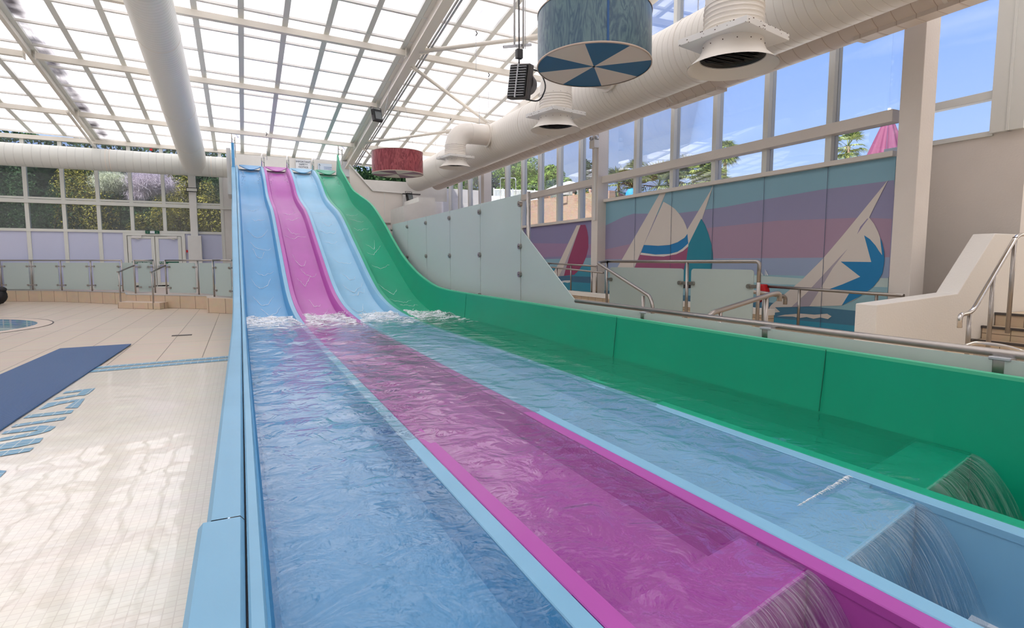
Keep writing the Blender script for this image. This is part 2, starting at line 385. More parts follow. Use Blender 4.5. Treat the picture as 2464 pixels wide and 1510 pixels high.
def lathe(bm, c, prof, seg=32, mi=0, cap0=False, cap1=False):
    """prof: list of (radius, z) around vertical axis through c"""
    rings = [[bm.verts.new(V(c)+V((r*math.cos(2*PI*j/seg), r*math.sin(2*PI*j/seg), z))) for j in range(seg)] for r, z in prof]
    for a, b in zip(rings, rings[1:]):
        for j in range(seg):
            f = bm.faces.new([a[j], a[(j+1) % seg], b[(j+1) % seg], b[j]]); f.smooth = True; f.material_index = mi
    if cap0: bm.faces.new(list(reversed(rings[0]))).material_index = mi
    if cap1: bm.faces.new(rings[-1]).material_index = mi
def thing(name, label, cat, loc=(0, 0, 0), group=None):
    o = bpy.data.objects.new(name, None); C.objects.link(o); o.location = loc; o.empty_display_size = .2
    o['label'] = label; o['category'] = cat
    if group: o['group'] = group
    return o
def tag(o, label, cat, group=None, kind=None):
    o['label'] = label; o['category'] = cat
    if group: o['group'] = group
    if kind: o['kind'] = kind
    return o
def struct(o): o['kind'] = 'structure'; return o
def interp(tab, y):
    """monotone-ish cubic through (y, z) table sorted ascending in y"""
    if y <= tab[0][0]: return tab[0][1]
    if y >= tab[-1][0]: return tab[-1][1]
    for i in range(len(tab)-1):
        if tab[i][0] <= y <= tab[i+1][0]: break
    def sl(j):
        if j <= 0 or j >= len(tab)-1: 
            k = max(0, min(len(tab)-2, j)); return (tab[k+1][1]-tab[k][1])/(tab[k+1][0]-tab[k][0])
        return (tab[j+1][1]-tab[j-1][1])/(tab[j+1][0]-tab[j-1][0])
    (x0, a), (x1, b) = tab[i], tab[i+1]; h = x1-x0; t = (y-x0)/h
    return (2*t**3-3*t*t+1)*a+(t**3-2*t*t+t)*h*sl(i)+(-2*t**3+3*t*t)*b+(t**3-t*t)*h*sl(i+1)

# ================================================================== SLIDE
PROF = [(-1,.41),(9,.41),(10,.43),(11,.48),(11.8,.55),(12.5,.66),(13.2,.83),(14,1.12),(15,1.55),(16,1.98),(17,2.42),(17.8,2.76),
        (18.6,3.03),(19.5,3.25),(20.5,3.50),(21.4,3.80),(22.2,4.20),(23,4.58),(23.9,4.92),(24.4,5.07),(24.8,5.15)]
GWALL = [(-1,.86),(3,.875),(8,.895),(10.5,.905),(11.6,.94),(12.4,1.05),(13.3,1.24),(14.48,1.61),(15.5,2.05),(16.41,2.49),(17.7,3.05),
         (18.6,3.35),(20.2,3.74),(21.43,4.05),(22.3,4.40),(23.2,4.80),(24.1,5.20),(24.4,5.46),(24.65,5.74),(24.8,5.84)]
XB = [0.02, 0.935, 1.87, 2.83, 3.78]
TOPY = 24.8
LANES = [('blue', 'mid blue slide lane, leftmost, beside the pale mosaic deck', 'blue_rim'),
         ('purple', 'magenta purple slide lane between the mid blue and the light blue lanes', 'purple'),
         ('sky', 'light sky blue slide lane between the purple and the green lanes', 'sky'),
         ('green', 'emerald green slide lane with a tall outer side wall, rightmost', 'green')]
ys = [2.2 + i*.2 for i in range(34)] + [9+i*.12 for i in range(136)] + [TOPY]
ys = [y for y in ys if y <= TOPY]
def frame(y, tab=PROF):
    e = .02; z = interp(tab, y); s = (interp(tab, min(y+e, TOPY))-interp(tab, y-e))/((min(y+e, TOPY)-(y-e)))
    n = V((0, -s, 1)).normalized(); return V((0, y, z)), n
def sill_y(x, k):   # near edge of each lane's end step (skewed across the lane)
    return {0: .75, 1: 1.12, 2: 1.29, 3: 1.54}[k] + .24*(x-XB[k]-.1)
SILL_D = .30
def extrude_section(bm, secs, rows, mi_of):
    """rows: list of list of Vectors per y"""
    vs = [[bm.verts.new(p) for p in r] for r in rows]
    for a, b in zip(vs, vs[1:]):
        for j in range(len(a)-1):
            f = bm.faces.new([a[j], a[j+1], b[j+1], b[j]]); f.material_index = mi_of(j); f.smooth = True
def lane_section(k):
    """(u, depth below the rim) left to right"""
    w = XB[k+1]-XB[k]
    r = .080
    left = [(0, .03), (0, 0), (r, 0), (r+.012, .012), (r+.04, .12), (r+.052, .155), (r+.085, .175)]
    if k == 0:
        left = [(0.0, 0), (.02, .01), (.045, .12), (.058, .155), (.09, .175)]
    right = [(w-r-.085, .175), (w-r-.052, .155), (w-r-.04, .12), (w-r-.012, .012), (w-r, 0), (w, 0), (w, .03)]
    if k == 3:
        right = [(w-.12, .175), (w-.078, .170)]
    mid = [(r+.085+(w-2*r-.17)*t, .175+.006*math.sin(t*PI)) for t in (.25, .5, .75)]
    return left, mid, right
for k, (mname, label, rim) in enumerate(LANES):
    T = thing('slide_lane', label, 'water slide', (XB[k], 1.2, 0), 'lanes of the racing slide')
    rimname = {'blue': 'blue', 'purple': 'purple', 'sky': 'sky', 'green': 'green'}[mname]
    L_, Mi, R_ = lane_section(k)
    sec = L_+Mi+R_
    bm = BM(); rows = []
    yl = [y for y in ys if y >= sill_y(XB[k]+.5, k)+SILL_D-.3]
    yl = [sill_y(XB[k]+.5, k)+SILL_D] + [y for y in [1.2, 1.6, 2.0] if y > sill_y(XB[k]+.5, k)+SILL_D+.05] + [y for y in yl if y >= 2.2]
    for y in yl:
        p, n = frame(y); row = []
        for u, d in sec:
            q = p - n*d + V((XB[k]+u, 0, 0)); row.append(q)
        if k == 3:
            zt = interp(GWALL, y); xw = XB[4]
            base = p - n*.155 + V((xw-.066, 0, 0))
            row += [base + V((0.0, 0, .03)), V((xw-.035, base.y, base.z+.5*(zt-base.z))), V((xw-.02, y, zt-.02)), V((xw-.02, y, zt)), V((xw+.035, y, zt)), V((xw+.035, y, zt-.06))]
        rows.append(row)
    extrude_section(bm, sec, rows, lambda j: 1 if (k == 3 and j >= len(sec)+2) else 0)
    o = finish(bm, 'channel', [mname, 'lightgreen'], T, smooth='auto')
    # rims: flat pads along the top of the dividers (own colour, 3 cm thick)
    bm = BM()
    for side in (0, 1):
        if k == 0 and side == 0: continue
        if k == 3 and side == 1: continue
        x0, x1 = (XB[k]+.002, XB[k]+.084) if side == 0 else (XB[k+1]-.084, XB[k+1]-.002)
        rows = []
        for y in [0.2, .8, 1.4] + [y for y in ys if y > 1.9]:
            p, n = frame(y)
            rows.append([p+V((x0, 0, 0))-n*.03, p+V((x0, 0, 0))+n*.002, p+V((x0+.004, 0, 0))+n*.006, p+V((x1-.004, 0, 0))+n*.006, p+V((x1, 0, 0))+n*.002, p+V((x1, 0, 0))-n*.03])
        extrude_section(bm, None, rows, lambda j: 0)
    if k == 3:
        pass
    o = finish(bm, 'side_rim', [rim if k else 'blue_rim'], T, smooth='auto')
    # end step closing the lane, just under the water
    bm = BM(); xa, xb = XB[k]+.080, XB[k+1]-(.080 if k < 3 else .045)
    ya, yb = sill_y(xa, k), sill_y(xb, k); zt = .388
    prism(bm, [V((xa, ya, -.12)), V((xb, yb, -.12)), V((xb, yb+SILL_D, -.12)), V((xa, ya+SILL_D, -.12))], (0, 0, zt+.12))
    finish(bm, 'end_step', [mname], T, bevel=.008)
    # lower trough walls and floor in front of the step
    bm = BM()
    if k: box(bm, XB[k]-.001, XB[k]+.08, -.6, sill_y(xa, k)+.3, -.16, .405)
    box(bm, XB[k+1]-.08 if k < 3 else XB[4]-.045, XB[k+1]+(.0 if k < 3 else .03), -.6, sill_y(xb, k)+.32, -.16, .405 if k < 3 else .42)
    if k == 3: 
        for yq in ():
            pass
    box(bm, XB[k], XB[k+1], -.6, sill_y(xb, k)+.4, -.20, -.14)
    finish(bm, 'trough', [mname], T)
    # curved inlet lip over the top of the lane
    bm = BM(); n = 14; a = []; b = []; c = []
    x0, x1 = XB[k]+.075, XB[k+1]-(.075 if k < 3 else .1)
    for i in range(n+1):
        t = i/n; x = x0+(x1-x0)*t; dip = math.sin(t*PI)
        a.append(V((x, TOPY+.05, interp(PROF, TOPY)+.04)))
        b.append(V((x, TOPY-.12-.55*dip, interp(PROF, TOPY)-.01-.21*dip)))
        c.append(V((x, TOPY-.10-.55*dip, interp(PROF, TOPY)-.03-.21*dip)))
    va, vb, vc = ([bm.verts.new(p) for p in q] for q in (a, b, c))
    vd = [bm.verts.new(p-V((0, 0, .035))) for p in a]
    for i in range(n):
        for p, q in ((va, vb), (vb, vc), (vc, vd)):
            f = bm.faces.new([p[i], q[i], q[i+1], p[i+1]]); f.smooth = True
    finish(bm, 'inlet_lip', [rim if k else 'blue'], T, smooth='auto')
    if k == 0:
        # broad outer rim with its flange joint and the raised inner bead
        def strip(pts_of, ylist, nm, mat_):
            bm = BM(); extrude_section(bm, None, [pts_of(y) for y in ylist], lambda j: 0); return finish(bm, nm, [mat_], T, smooth='auto')
        def outer(xo):
            def f(y):
                p, n = frame(y)
                return [p+V((xo, 0, 0))-V((0, 0, .30)), p+V((xo, 0, 0))-n*.02, p+V((xo+.02, 0, 0))+n*.004, p+V((-.045, 0, 0))+n*.004, p+V((-.03, 0, 0))-n*.015, p+V((-.03, 0, 0))-n*.08]
            return f
        strip(outer(-.175), [2.62]+[y for y in ys if y > 2.65 and y < 24.3], 'outer_rim', 'blue_rim')
        strip(outer(-.205), [-.3, .5, 1, 1.5, 2, 2.61], 'outer_rim', 'blue_rim')
        def bead(y):
            p, n = frame(y)
            return [p+V((-.022, 0, 0))-n*.08, p+V((-.022, 0, 0))-n*.002, p+V((-.014, 0, 0))+n*.008, p+V((.022, 0, 0))+n*.008, p+V((.03, 0, 0))-n*.004, p+V((.045, 0, 0))-n*.12]
        strip(bead, [-.3, 1, 2]+[y for y in ys if y > 2.1], 'inner_bead', 'blue_rim')
        # side apron down to the deck
        bm = BM()
        for y0, y1 in zip(ys[:-1], ys[1:]):
            pass
        rows = [[frame(y)[0]+V((-.15, 0, -.02)), V((-.15, y, -.25))] for y in [-.3, 1]+ys]
        extrude_section(bm, None, rows, lambda j: 0); finish(bm, 'apron', ['blue_rim'], T)
        # tall fin at the top of the lane
        bm = BM()
        fin = [(23.9, 4.7), (24.1, 5.3), (24.35, 5.65), (24.45, 5.93), (24.75, 5.93), (24.8, 5.1), (24.3, 4.7)]
        prism(bm, [V((-.15, y, z)) for y, z in fin], (.10, 0, 0)); finish(bm, 'top_fin', ['blue'], T, bevel=.01)
    if k == 3:
        bm = BM(); rows = []
        for y in (-.6, .6, sill_y(XB[k]+.5, k)+SILL_D):
            zt = interp(GWALL, y); xw = XB[4]
            rows.append([V((xw-.065, y, z)) for z in (-.16, .25, .285)]+[V((xw-.035, y, .285+.5*(zt-.285))), V((xw-.02, y, zt-.02)), V((xw-.02, y, zt)), V((xw+.035, y, zt)), V((xw+.035, y, zt-.06))])
        extrude_section(bm, None, rows, lambda j: 1 if j >= 4 else 0); finish(bm, 'end_wall', [mname, 'lightgreen'], T, smooth='auto')
        # joints in the tall outer wall
        for yj in (2.68, 5.2, 9.9):
            bm = BM(); z0, z1 = .42, interp(GWALL, yj)-.01
            beam(bm, (XB[4]-.062, yj, z0), (XB[4]-.019, yj, z1), .004, .006)
            finish(bm, 'wall_joint', [pmat('green joint sealant', (6, 112, 84), .5) if 'green joint sealant' not in bpy.data.materials else bpy.data.materials['green joint sealant']], T)

# ---- water over each lane
def nz(x, y, z=0): return noise.noise(V((x, y, z)))
water_labels = ['clear rippled water filling the mid blue lane', 'clear rippled water filling the magenta purple lane',
                'clear rippled water filling the light sky blue lane', 'clear rippled water filling the emerald green lane']
for k in range(4):
    bm = BM(); nx = 20
    x0 = XB[k]+(.0 if k else .03); x1 = XB[k+1]-(0 if k < 3 else .05)
    yy = []; y = 0
    rows = []
    ymax = 11.6; n = 330
    for i in range(n+1):
        t = i/n
        row = []
        for j in range(nx+1):
            u = j/nx; x = x0+(x1-x0)*u
            ystart = sill_y(x, k)+.002
            yv = ystart+(ymax-ystart)*(t**1.35)
            amp = .004+.014*min(1, max(0, (yv-3.5)/6))
            h = nz(x*2.6+nz(x*3, yv*2, 8)*.6, yv*1.3, 3)*amp*1.8+nz(x*7, yv*4.5, 9)*amp*.8
            if yv > 9.6: h += max(0, nz(x*5, yv*5, k*7))*.10*min(1, (yv-9.6)/1.0)
            edge = min(1.0, min(u, 1-u)*8)
            # the sheet stands a little proud of the divider far down the run-out and just below it near the steps
            lvl = .408+.016*min(1, max(0, (yv-2.0)/4)) + (.014 if yv > 6 else 0)*min(1, max(0, yv-6))
            z = lvl + h*(.35+.65*edge)
            zz = interp(PROF, yv)
            row.append(bm.verts.new((x, yv, z if yv < 10.4 else max(z, zz-.16))))
        rows.append(row)
    for a, b in zip(rows, rows[1:]):
        for j in range(nx):
            f = bm.faces.new([a[j], a[j+1], b[j+1], b[j]]); f.smooth = True
    o = finish(bm, 'water', ['water'], None, smooth=True)
    tag(o, water_labels[k], 'water', 'water in the slide lanes', 'stuff')
    # foam crest
    bm = BM(); nn = 650
    for i in range(nn):
        u = random.random(); x = x0+.05+(x1-x0-.1)*u
        yv = 10.7+random.gauss(0, .38)+.7*nz(x*3, 5, k)
        if nz(x*2.5, yv*2.5, k*9+4) < -.12: continue
        bump = max(0, .5+nz(x*3.1, k*3.3, 2)*1.4)
        z = max(.425+.02*(yv > 9), interp(PROF, yv)-.165)+random.random()*.11*bump*math.exp(-((yv-10.9)/.35)**2)
        r = random.uniform(.003, .010)
        m = Matrix.Translation((x, yv, z)) @ Matrix.Diagonal((1.4, 1, .7, 1))
        bmesh.ops.create_icosphere(bm, subdivisions=1, radius=r, matrix=m)
    for f in bm.faces: f.smooth = True
    o = finish(bm, 'foam', ['foam'], None)
    tag(o, ['white foam at the foot of the mid blue slope', 'white foam crest at the foot of the purple slope', 'white foam at the foot of the light blue slope', 'white foam at the foot of the green slope'][k], 'foam', 'foam at the foot of the slopes', 'stuff')
    # thin wave lines running down the slope
    bm = BM(); rr = random.Random(20+k)
    fa, fb = XB[k]+.16, XB[k+1]-(.16 if k < 3 else .17)
    for i in range(9):
        yc = 12.3+i*.85+rr.uniform(-.35, .35)
        w0 = rr.uniform(0, .35); w1 = rr.uniform(.6, 1); sag = rr.uniform(.1, .55)*rr.choice((1, 1, .4)); sk = rr.uniform(-.35, .35)
        pts = []
        for j in range(25):
            t = j/24; u = w0+(w1-w0)*t; x = fa+(fb-fa)*u
            yv = yc-sag*math.sin(t*PI)+sk*t+.16*nz(t*4, i*3.1, k*5)+.05*nz(t*14, i, k*5)
            p, n = frame(yv); pts.append(p+V((x, 0, 0))-n*.172+n*.003)
        tube(bm, pts, [.001+.006*max(0, nz(j*.3, i*3, k))+.0025*math.sin(j/24*PI) for j in range(25)], 5)
    for s in (0, 1):
        for i in range(70):   # spray thrown off below the inlet lip
            x = (fa+.03 if s == 0 else fb-.03)+rr.gauss(0, .035); yv = 24.35-abs(rr.gauss(0, .8)); p, n = frame(yv)
            bmesh.ops.create_icosphere(bm, subdivisions=1, radius=rr.uniform(.005, .016), matrix=Matrix.Translation(p+V((x, 0, 0))-n*.165) @ Matrix.Diagonal((.6, 1.6, .6, 1)))
    o = finish(bm, 'water_ripples', ['foam'], None)
    tag(o, ['thin white wave lines running down the mid blue slope', 'thin white wave lines running down the purple slope', 'thin white wave lines running down the light blue slope', 'thin white wave lines running down the green slope'][k], 'water', 'water running down the slopes', 'stuff')
    # waterfall off the end step + water in the trough
    bm = BM(); xa, xb = XB[k]+.07, XB[k+1]-(.07 if k < 3 else .05)
    cols = []
    for j in range(41):
        u = j/40; x = xa+(xb-xa)*u; y0 = sill_y(x, k); jit = .015*nz(x*40, k, 1)
        reach = .20+.12*u+jit
        col = []
        for i in range(15):
            t = i/14
            col.append(bm.verts.new((x+.02*t*(u-.5), y0-reach*t+.004*nz(x*60, t*2), .403-.42*t*t+.003*nz(x*50, t*3, 4))))
        cols.append(col)
    for a, b in zip(cols, cols[1:]):
        for i in range(14):
            f = bm.faces.new([a[i], b[i], b[i+1], a[i+1]]); f.smooth = True
    o = finish(bm, 'waterfall', ['fallwater'], None, smooth=True)
    tag(o, ['sheet of water falling off the mid blue end step', 'sheet of water falling off the purple end step', 'sheet of water falling off the light blue end step', 'sheet of water falling off the green end step'][k], 'water', 'water falling off the end steps', 'stuff')
    bm = BM(); rows = []
    for i in range(61):
        y = -.5+(sill_y(XB[k]+.5, k)+.02+.5)*i/60
        rows.append([bm.verts.new((xa+(xb-xa)*j/24, y, -.02+.012*nz((xa+(xb-xa)*j/24)*14, y*14, 6)+.006*nz((xa+(xb-xa)*j/24)*35, y*35, 2))) for j in range(25)])
    for a, b in zip(rows, rows[1:]):
        for j in range(24):
            f = bm.faces.new([a[j], a[j+1], b[j+1], b[j]]); f.smooth = True
    o = finish(bm, 'trough_water', ['troughwater'], None, smooth=True)
    tag(o, ['bubbling water below the mid blue end step', 'bubbling water below the purple end step', 'bubbling water below the light blue end step', 'bubbling water below the green end step'][k], 'water', 'water below the end steps', 'stuff')

bm = BM(); rr = random.Random(8)  # rippled white reflection on the water, modelled as thin foam tubes
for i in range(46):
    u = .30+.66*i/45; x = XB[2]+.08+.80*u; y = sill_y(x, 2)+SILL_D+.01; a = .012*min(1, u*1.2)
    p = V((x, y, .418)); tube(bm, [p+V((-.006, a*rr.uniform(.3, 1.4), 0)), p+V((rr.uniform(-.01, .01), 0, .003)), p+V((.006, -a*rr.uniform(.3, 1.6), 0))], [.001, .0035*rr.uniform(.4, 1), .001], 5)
o = finish(bm, 'foam', ['foam'], None); tag(o, 'white broken reflection modelled as ripples along the near edge of the light blue end step', 'foam', kind='stuff')
# white notice plate lying in the light blue trough
T = thing('notice_plate', 'white plate with two lines of blurred black writing under the shallow water', 'sign', (3.0, 1.1, -.06))
c = [onz(2385, 1432, -.03), onz(2500, 1465, -.03), onz(2470, 1560, -.03), onz(2328, 1505, -.03)]
bm = BM(); prism(bm, [p-V((0, 0, .0)) for p in c], (0, 0, .03)); finish(bm, 'plate', ['sign_white'], T)
ex = (c[1]-c[0]).normalized(); ey = (c[3]-c[0]).normalized()
rr = random.Random(3)
for ln in range(2):
    bm = BM()
    o0 = c[0]+ex*(.07+.055*ln)+ey*.045+V((0, 0, .031))
    for i in range(9):
        if i in (4,): continue
        a = o0+ey*(i*.014); 
        beam(bm, a+ex*rr.uniform(-.01, 0), a+ex*rr.uniform(.008, .016)+ey*rr.uniform(-.003, .006), .003, .002)
        beam(bm, a+ex*.002, a+ex*.002+ey*rr.uniform(.004, .01), .003, .002)
    finish(bm, 'writing_line', ['dark'], T)

# steel hand loops at the top of the slide
def loop(x, z0, h, label, big=0.0):
    T = thing('grab_rail', label, 'handrail', (x, TOPY+.1, z0), 'steel grab loops at the slide top')
    bm = BM(); y0 = TOPY-.05
    pts = bend([V((x, y0, z0)), V((x, y0, z0+h)), V((x+big, y0+.45, z0+h)), V((x+big, y0+.45, z0-.3))], .16, 8)
    tube(bm, pts, .022, 10); finish(bm, 'rail', ['chrome'], T)
    bm = BM(); tube(bm, [V((x, y0, z0+h*.45)), V((x+big, y0+.45, z0+h*.45))], .014, 8); finish(bm, 'crossbar', ['chrome'], T)
for k, (xx, z0, h, lb) in enumerate([(-.12, 5.8, .75, 'steel grab loop behind the tall blue fin at the far left of the slide top'),
                   (.90, 5.15, .50, 'steel grab loop between the mid blue and purple lanes'),
                   (1.82, 5.15, .48, 'steel grab loop between the purple and light blue lanes'),
                   (2.78, 5.15, .46, 'steel grab loop between the light blue and green lanes'),
                   (3.82, 5.8, .62, 'tall curved steel grab loop behind the green fin at the far right')]):
    loop(xx, z0, h, lb, .22 if k == 4 else .10)

# ================================================================== BUILDING
XR, YB, XL, YF = 9.0, 27.0, -14.0, -7.0
def roofz(x, y): return 6.04-.03*x+.13*(27-y)
# floor with the hole for the round pool
def onfloor(px, py, z=0): return onz(px, py, z)
PC = V((-7.25, 16.6, 0)); PR = 2.55   # round pool centre and radius
bm = BM()
segs = 96
ring = [bm.verts.new(PC+V((math.cos(2*PI*i/segs)*PR*1.12, math.sin(2*PI*i/segs)*PR, 0))) for i in range(segs)]
outer = []
def rect_hit(d):
    x0, x1, y0, y1 = XL, -.14, YF, YB
    t = min([(x1-PC.x)/d.x if d.x > 0 else (x0-PC.x)/d.x if d.x < 0 else 1e9, (y1-PC.y)/d.y if d.y > 0 else (y0-PC.y)/d.y if d.y < 0 else 1e9])
    return PC+d*t
for i in range(segs):
    a = 2*PI*i/segs; outer.append(bm.verts.new(rect_hit(V((math.cos(a)*1.12, math.sin(a), 0)))))
for i in range(segs):
    j = (i+1) % segs; bm.faces.new([ring[i], ring[j], outer[j], outer[i]])
corners = [V((XL, YF, 0)), V((-.14, YF, 0)), V((-.14, YB, 0)), V((XL, YB, 0))]
for c in corners:
    best = None
    for i in range(segs):
        j = (i+1) % segs; a, b = outer[i].co, outer[j].co
        if (abs(a.x-c.x) < 1e-4 and abs(b.y-c.y) < 1e-4) or (abs(b.x-c.x) < 1e-4 and abs(a.y-c.y) < 1e-4):
            best = (i, j)
    if best: bm.faces.new([outer[best[0]], outer[best[1]], bm.verts.new(c)])
bmesh.ops.recalc_face_normals(bm, faces=bm.faces)
struct(finish(bm, 'floor', ['deck']))
bm = BM()
ra = [bm.verts.new(PC+V((math.cos(2*PI*i/segs)*PR*1.12, math.sin(2*PI*i/segs)*PR, 0))) for i in range(segs)]
rb = [bm.verts.new(v.co+V((0, 0, -.22))) for v in ra]
rc = [bm.verts.new(v.co+V((0, 0, -.5))) for v in ra]
for i in range(segs):
    j = (i+1) % segs
    f = bm.faces.new([ra[i], rb[i], rb[j], ra[j]]); f.material_index = 0
    f = bm.faces.new([rb[i], rc[i], rc[j], rb[j]]); f.material_index = 1
bm.faces.new(rc).material_index = 1
M['poolwhite'] = pmat('pale pool lining', (232, 244, 238), .4)
T = thing('round_pool', 'round paddling pool with a blue mosaic waterline, left of the blue mat', 'pool', PC)
finish(bm, 'basin', ['poolrim', 'poolwhite'], T)
bm = BM()
n = 40
bmesh.ops.create_grid(bm, x_segments=n, y_segments=n, size=1)
for v in bm.verts:
    x, y = v.co.x, v.co.y; r = max(abs(x), abs(y)); l = math.hypot(x, y) or 1
    x, y = x/l*r, y/l*r
    v.co = PC+V((x*PR*1.12, y*PR, -.13+.012*nz(x*9, y*9, 4)))
o = finish(bm, 'water', [water_mat('pool water', (.97, 1.0, .99), foam=False, bump=.5)], None, smooth=True)
tag(o, 'pale green water in the round paddling pool', 'water', kind='stuff')
bm = BM()
for i in range(segs):
    a0, a1 = 2*PI*i/segs, 2*PI*(i+1)/segs
    q = [PC+V((math.cos(a)*(PR*1.12+r), math.sin(a)*(PR+r), .004)) for a, r in ((a0, 0), (a1, 0), (a1, .28), (a0, .28))]
    bm.faces.new([bm.verts.new(p) for p in q]).material_index = 0
    q = [PC+V((math.cos(a)*(PR*1.12+r), math.sin(a)*(PR+r), .006)) for a, r in ((a0, .28), (a1, .28), (a1, .31), (a0, .31))]
    bm.faces.new([bm.verts.new(p) for p in q]).material_index = 1
M['coping'] = pmat('smooth pale coping', (216, 198, 182), .35)
finish(bm, 'coping', ['coping', 'darkgrey'], T)
# floor right of the slide, low tray under the slide
bm = BM(); box(bm, 3.9, 11.2, YF, YB, -.1, .30); struct(finish(bm, 'floor_terrace', ['stairtile']))
bm = BM(); box(bm, -.14, 3.9, YF, YB, -.5, -.3); struct(finish(bm, 'floor_tray', ['cream']))
# mosaic beach
m1 = onfloor(212, 903); m2 = onfloor(556, 857)
yA, yBn = 9.45, 9.95
bm = BM()
def quad(bm, pts, z, mi=0):
    f = bm.faces.new([bm.verts.new((p[0], p[1], z)) for p in pts])
    if f.normal.z < 0: f.normal_flip()
    f.material_index = mi
quad(bm, [(-8, 8.9), (-8, -2), (-.15, -2), (-.15, 9.98)], .006)
bmesh.ops.recalc_face_normals(bm, faces=bm.faces)
o = finish(bm, 'mosaic_beach', ['mosaic']); tag(o, 'pale mosaic tiled beach sloping beside the blue lane', 'floor tiling', kind='structure')
bm = BM()
def lineat(x, off): return 9.98+(x+.15)*.1376-off
for o0, o1 in ((.09, .26), (.35, .54)):
    quad(bm, [(-8, lineat(-8, o0)), (-8, lineat(-8, o1)), (-.15, lineat(-.15, o1)), (-.15, lineat(-.15, o0))], .010)
bmesh.ops.recalc_face_normals(bm, faces=bm.faces)
o = finish(bm, 'mosaic_stripe', ['bluemosaic']); tag(o, 'double blue mosaic line across the top of the pale mosaic beach', 'floor marking')
def f6(x, y): return (x/3.432, 720+y/3.432)
MARKS = [
 ([(790, 737), (735, 783), (690, 800), (655, 800), (440, 838), (470, 815), (640, 790), (672, 765), (515, 785), (545, 765)], 'blue mosaic letter nearest the double line beside the mat'),
 ([(703, 824), (640, 903), (535, 905), (590, 868), (620, 848), (500, 870), (415, 893), (345, 915), (320, 910), (395, 862), (440, 855)], 'second blue mosaic letter from the double line'),
 ([(612, 918), (590, 945), (190, 990), (235, 962)], 'straight blue mosaic bar between two letters beside the mat'),
 ([(552, 975), (530, 1000), (90, 1065), (130, 1040)], 'lower straight blue mosaic bar beside the mat corner'),
 ([(465, 1055), (415, 1092), (300, 1125), (0, 1180), (0, 1155), (270, 1105), (320, 1085), (10, 1122), (45, 1095), (350, 1048)], 'hooked blue mosaic letter below the two bars'),
 ([(360, 1150), (325, 1190), (140, 1230), (0, 1250), (0, 1205), (200, 1165)], 'broad blue mosaic bar above the lowest one'),
 ([(285, 1230), (245, 1262), (150, 1280), (0, 1305), (0, 1265)], 'lowest full blue mosaic bar at the left edge'),
 ([(55, 1425), (0, 1480), (0, 1420)], 'small blue mosaic corner at the left edge')]
for pts, lb in MARKS:
    bm = BM()
    P = [onfloor(*f6(*p)) for p in pts]
    # letters run on under the mat / frame edge
    f = bm.faces.new([bm.verts.new((p.x, p.y, .0105)) for p in P]); f.normal_update()
    if f.normal.z < 0: f.normal_flip()
    bmesh.ops.triangulate(bm, faces=bm.faces)
    o = finish(bm, 'mosaic_letter', ['bluemosaic']); tag(o, lb, 'floor lettering', 'blue mosaic letters on the beach')
# mat
P = [onfloor(145, 841), onfloor(316, 830)]
d = (onfloor(0, 1040)-onfloor(316, 830)).normalized()
a, b = P[1], P[0]; far = a+d*9; 
bm = BM(); d2 = (onfloor(0, 905)-b).normalized()
prism(bm, [V((a.x, a.y, .012)), V((b.x, b.y, .012)), V((b.x, b.y, .012))+d2*9, V((a.x, a.y, .012))+d*9], (0, 0, .014))
o = finish(bm, 'floor_mat', ['mat']); tag(o, 'long deep blue ribbed mat lying on the tiled deck', 'mat')
# drain
T = thing('floor_drain', 'small grey slotted drain set in the deck tiles', 'drain', (-1.13, 13.1, 0))
bm = BM(); box(bm, -1.30, -.95, 13.02, 13.16, .001, .008); finish(bm, 'frame', ['darkgrey'], T)
bm = BM()
for i in range(7): box(bm, -1.27+.045*i, -1.25+.045*i, 13.035, 13.145, .0075, .0082)
finish(bm, 'slots', ['dark'], T)

# terrace at the back left
TP = [onz(-60, 699, .4), onz(12, 698.5, .4), onz(150, 699.5, .4), onz(302, 704, .4)]
A = onz(305, 708.5, .4); B = onz(506, 712.5, .4)
back = [V((-.2, YB, .4)), V((XL, YB, .4))]
poly = [TP[0]-V((5, -3, 0))] + TP + [A, B, V((-.2, B.y-1.2, .4))]
bm = BM(); prism(bm, [V((p.x, p.y, 0)) for p in poly+back], (0, 0, .40))
for f in bm.faces:
    f.material_index = 0 if abs(f.normal.z) < .5 else 1
struct(finish(bm, 'floor_terrace_back', ['riser_x', 'coping']))
bm = BM()
pl = [p+V((0, 0, .012)) for p in poly]
for p, q in zip(pl, pl[1:]): beam(bm, p+V((0, .02, -.004)), q+V((0, .02, -.004)), .05, .02)
struct(finish(bm, 'trim_nosing', ['galv']))
# steps
T = thing('deck_step', 'low tiled step block below the gap in the left glass balustrade', 'step', onz(340, 742, 0))
s1, s2, s3 = onz(284, 741.5, 0), onz(385, 744, 0), onz(408, 740.5, 0)
s4 = s1+(s3-s2)*1.5
bm = BM(); prism(bm, [s1, s2, s3, s4], (0, 0, .19)); finish(bm, 'block', ['riser_x'], T)
bm = BM(); prism(bm, [p+V((0, 0, .19)) for p in (s1, s2, s3, s4)], (0, 0, .012)); finish(bm, 'tread', ['coping'], T, bevel=.004)
q1, q2 = onz(500, 752, 0), onz(571, 755, 0); q2 = q1+(q2-q1)*1.1
T = thing('tiled_plinth', 'tiled plinth under the end balustrade panel, touching the blue slide', 'plinth', q1)
bm = BM(); prism(bm, [q1, q2, q2+V((.2, 1.6, 0)), q1+V((-.1, 1.6, 0))], (0, 0, .42)); finish(bm, 'block', ['riser_x'], T)
bm = BM(); prism(bm, [p+V((0, 0, .42)) for p in (q1, q2, q2+V((.2, 1.6, 0)), q1+V((-.1, 1.6, 0)))], (0, 0, .012)); finish(bm, 'tread', ['coping'], T)

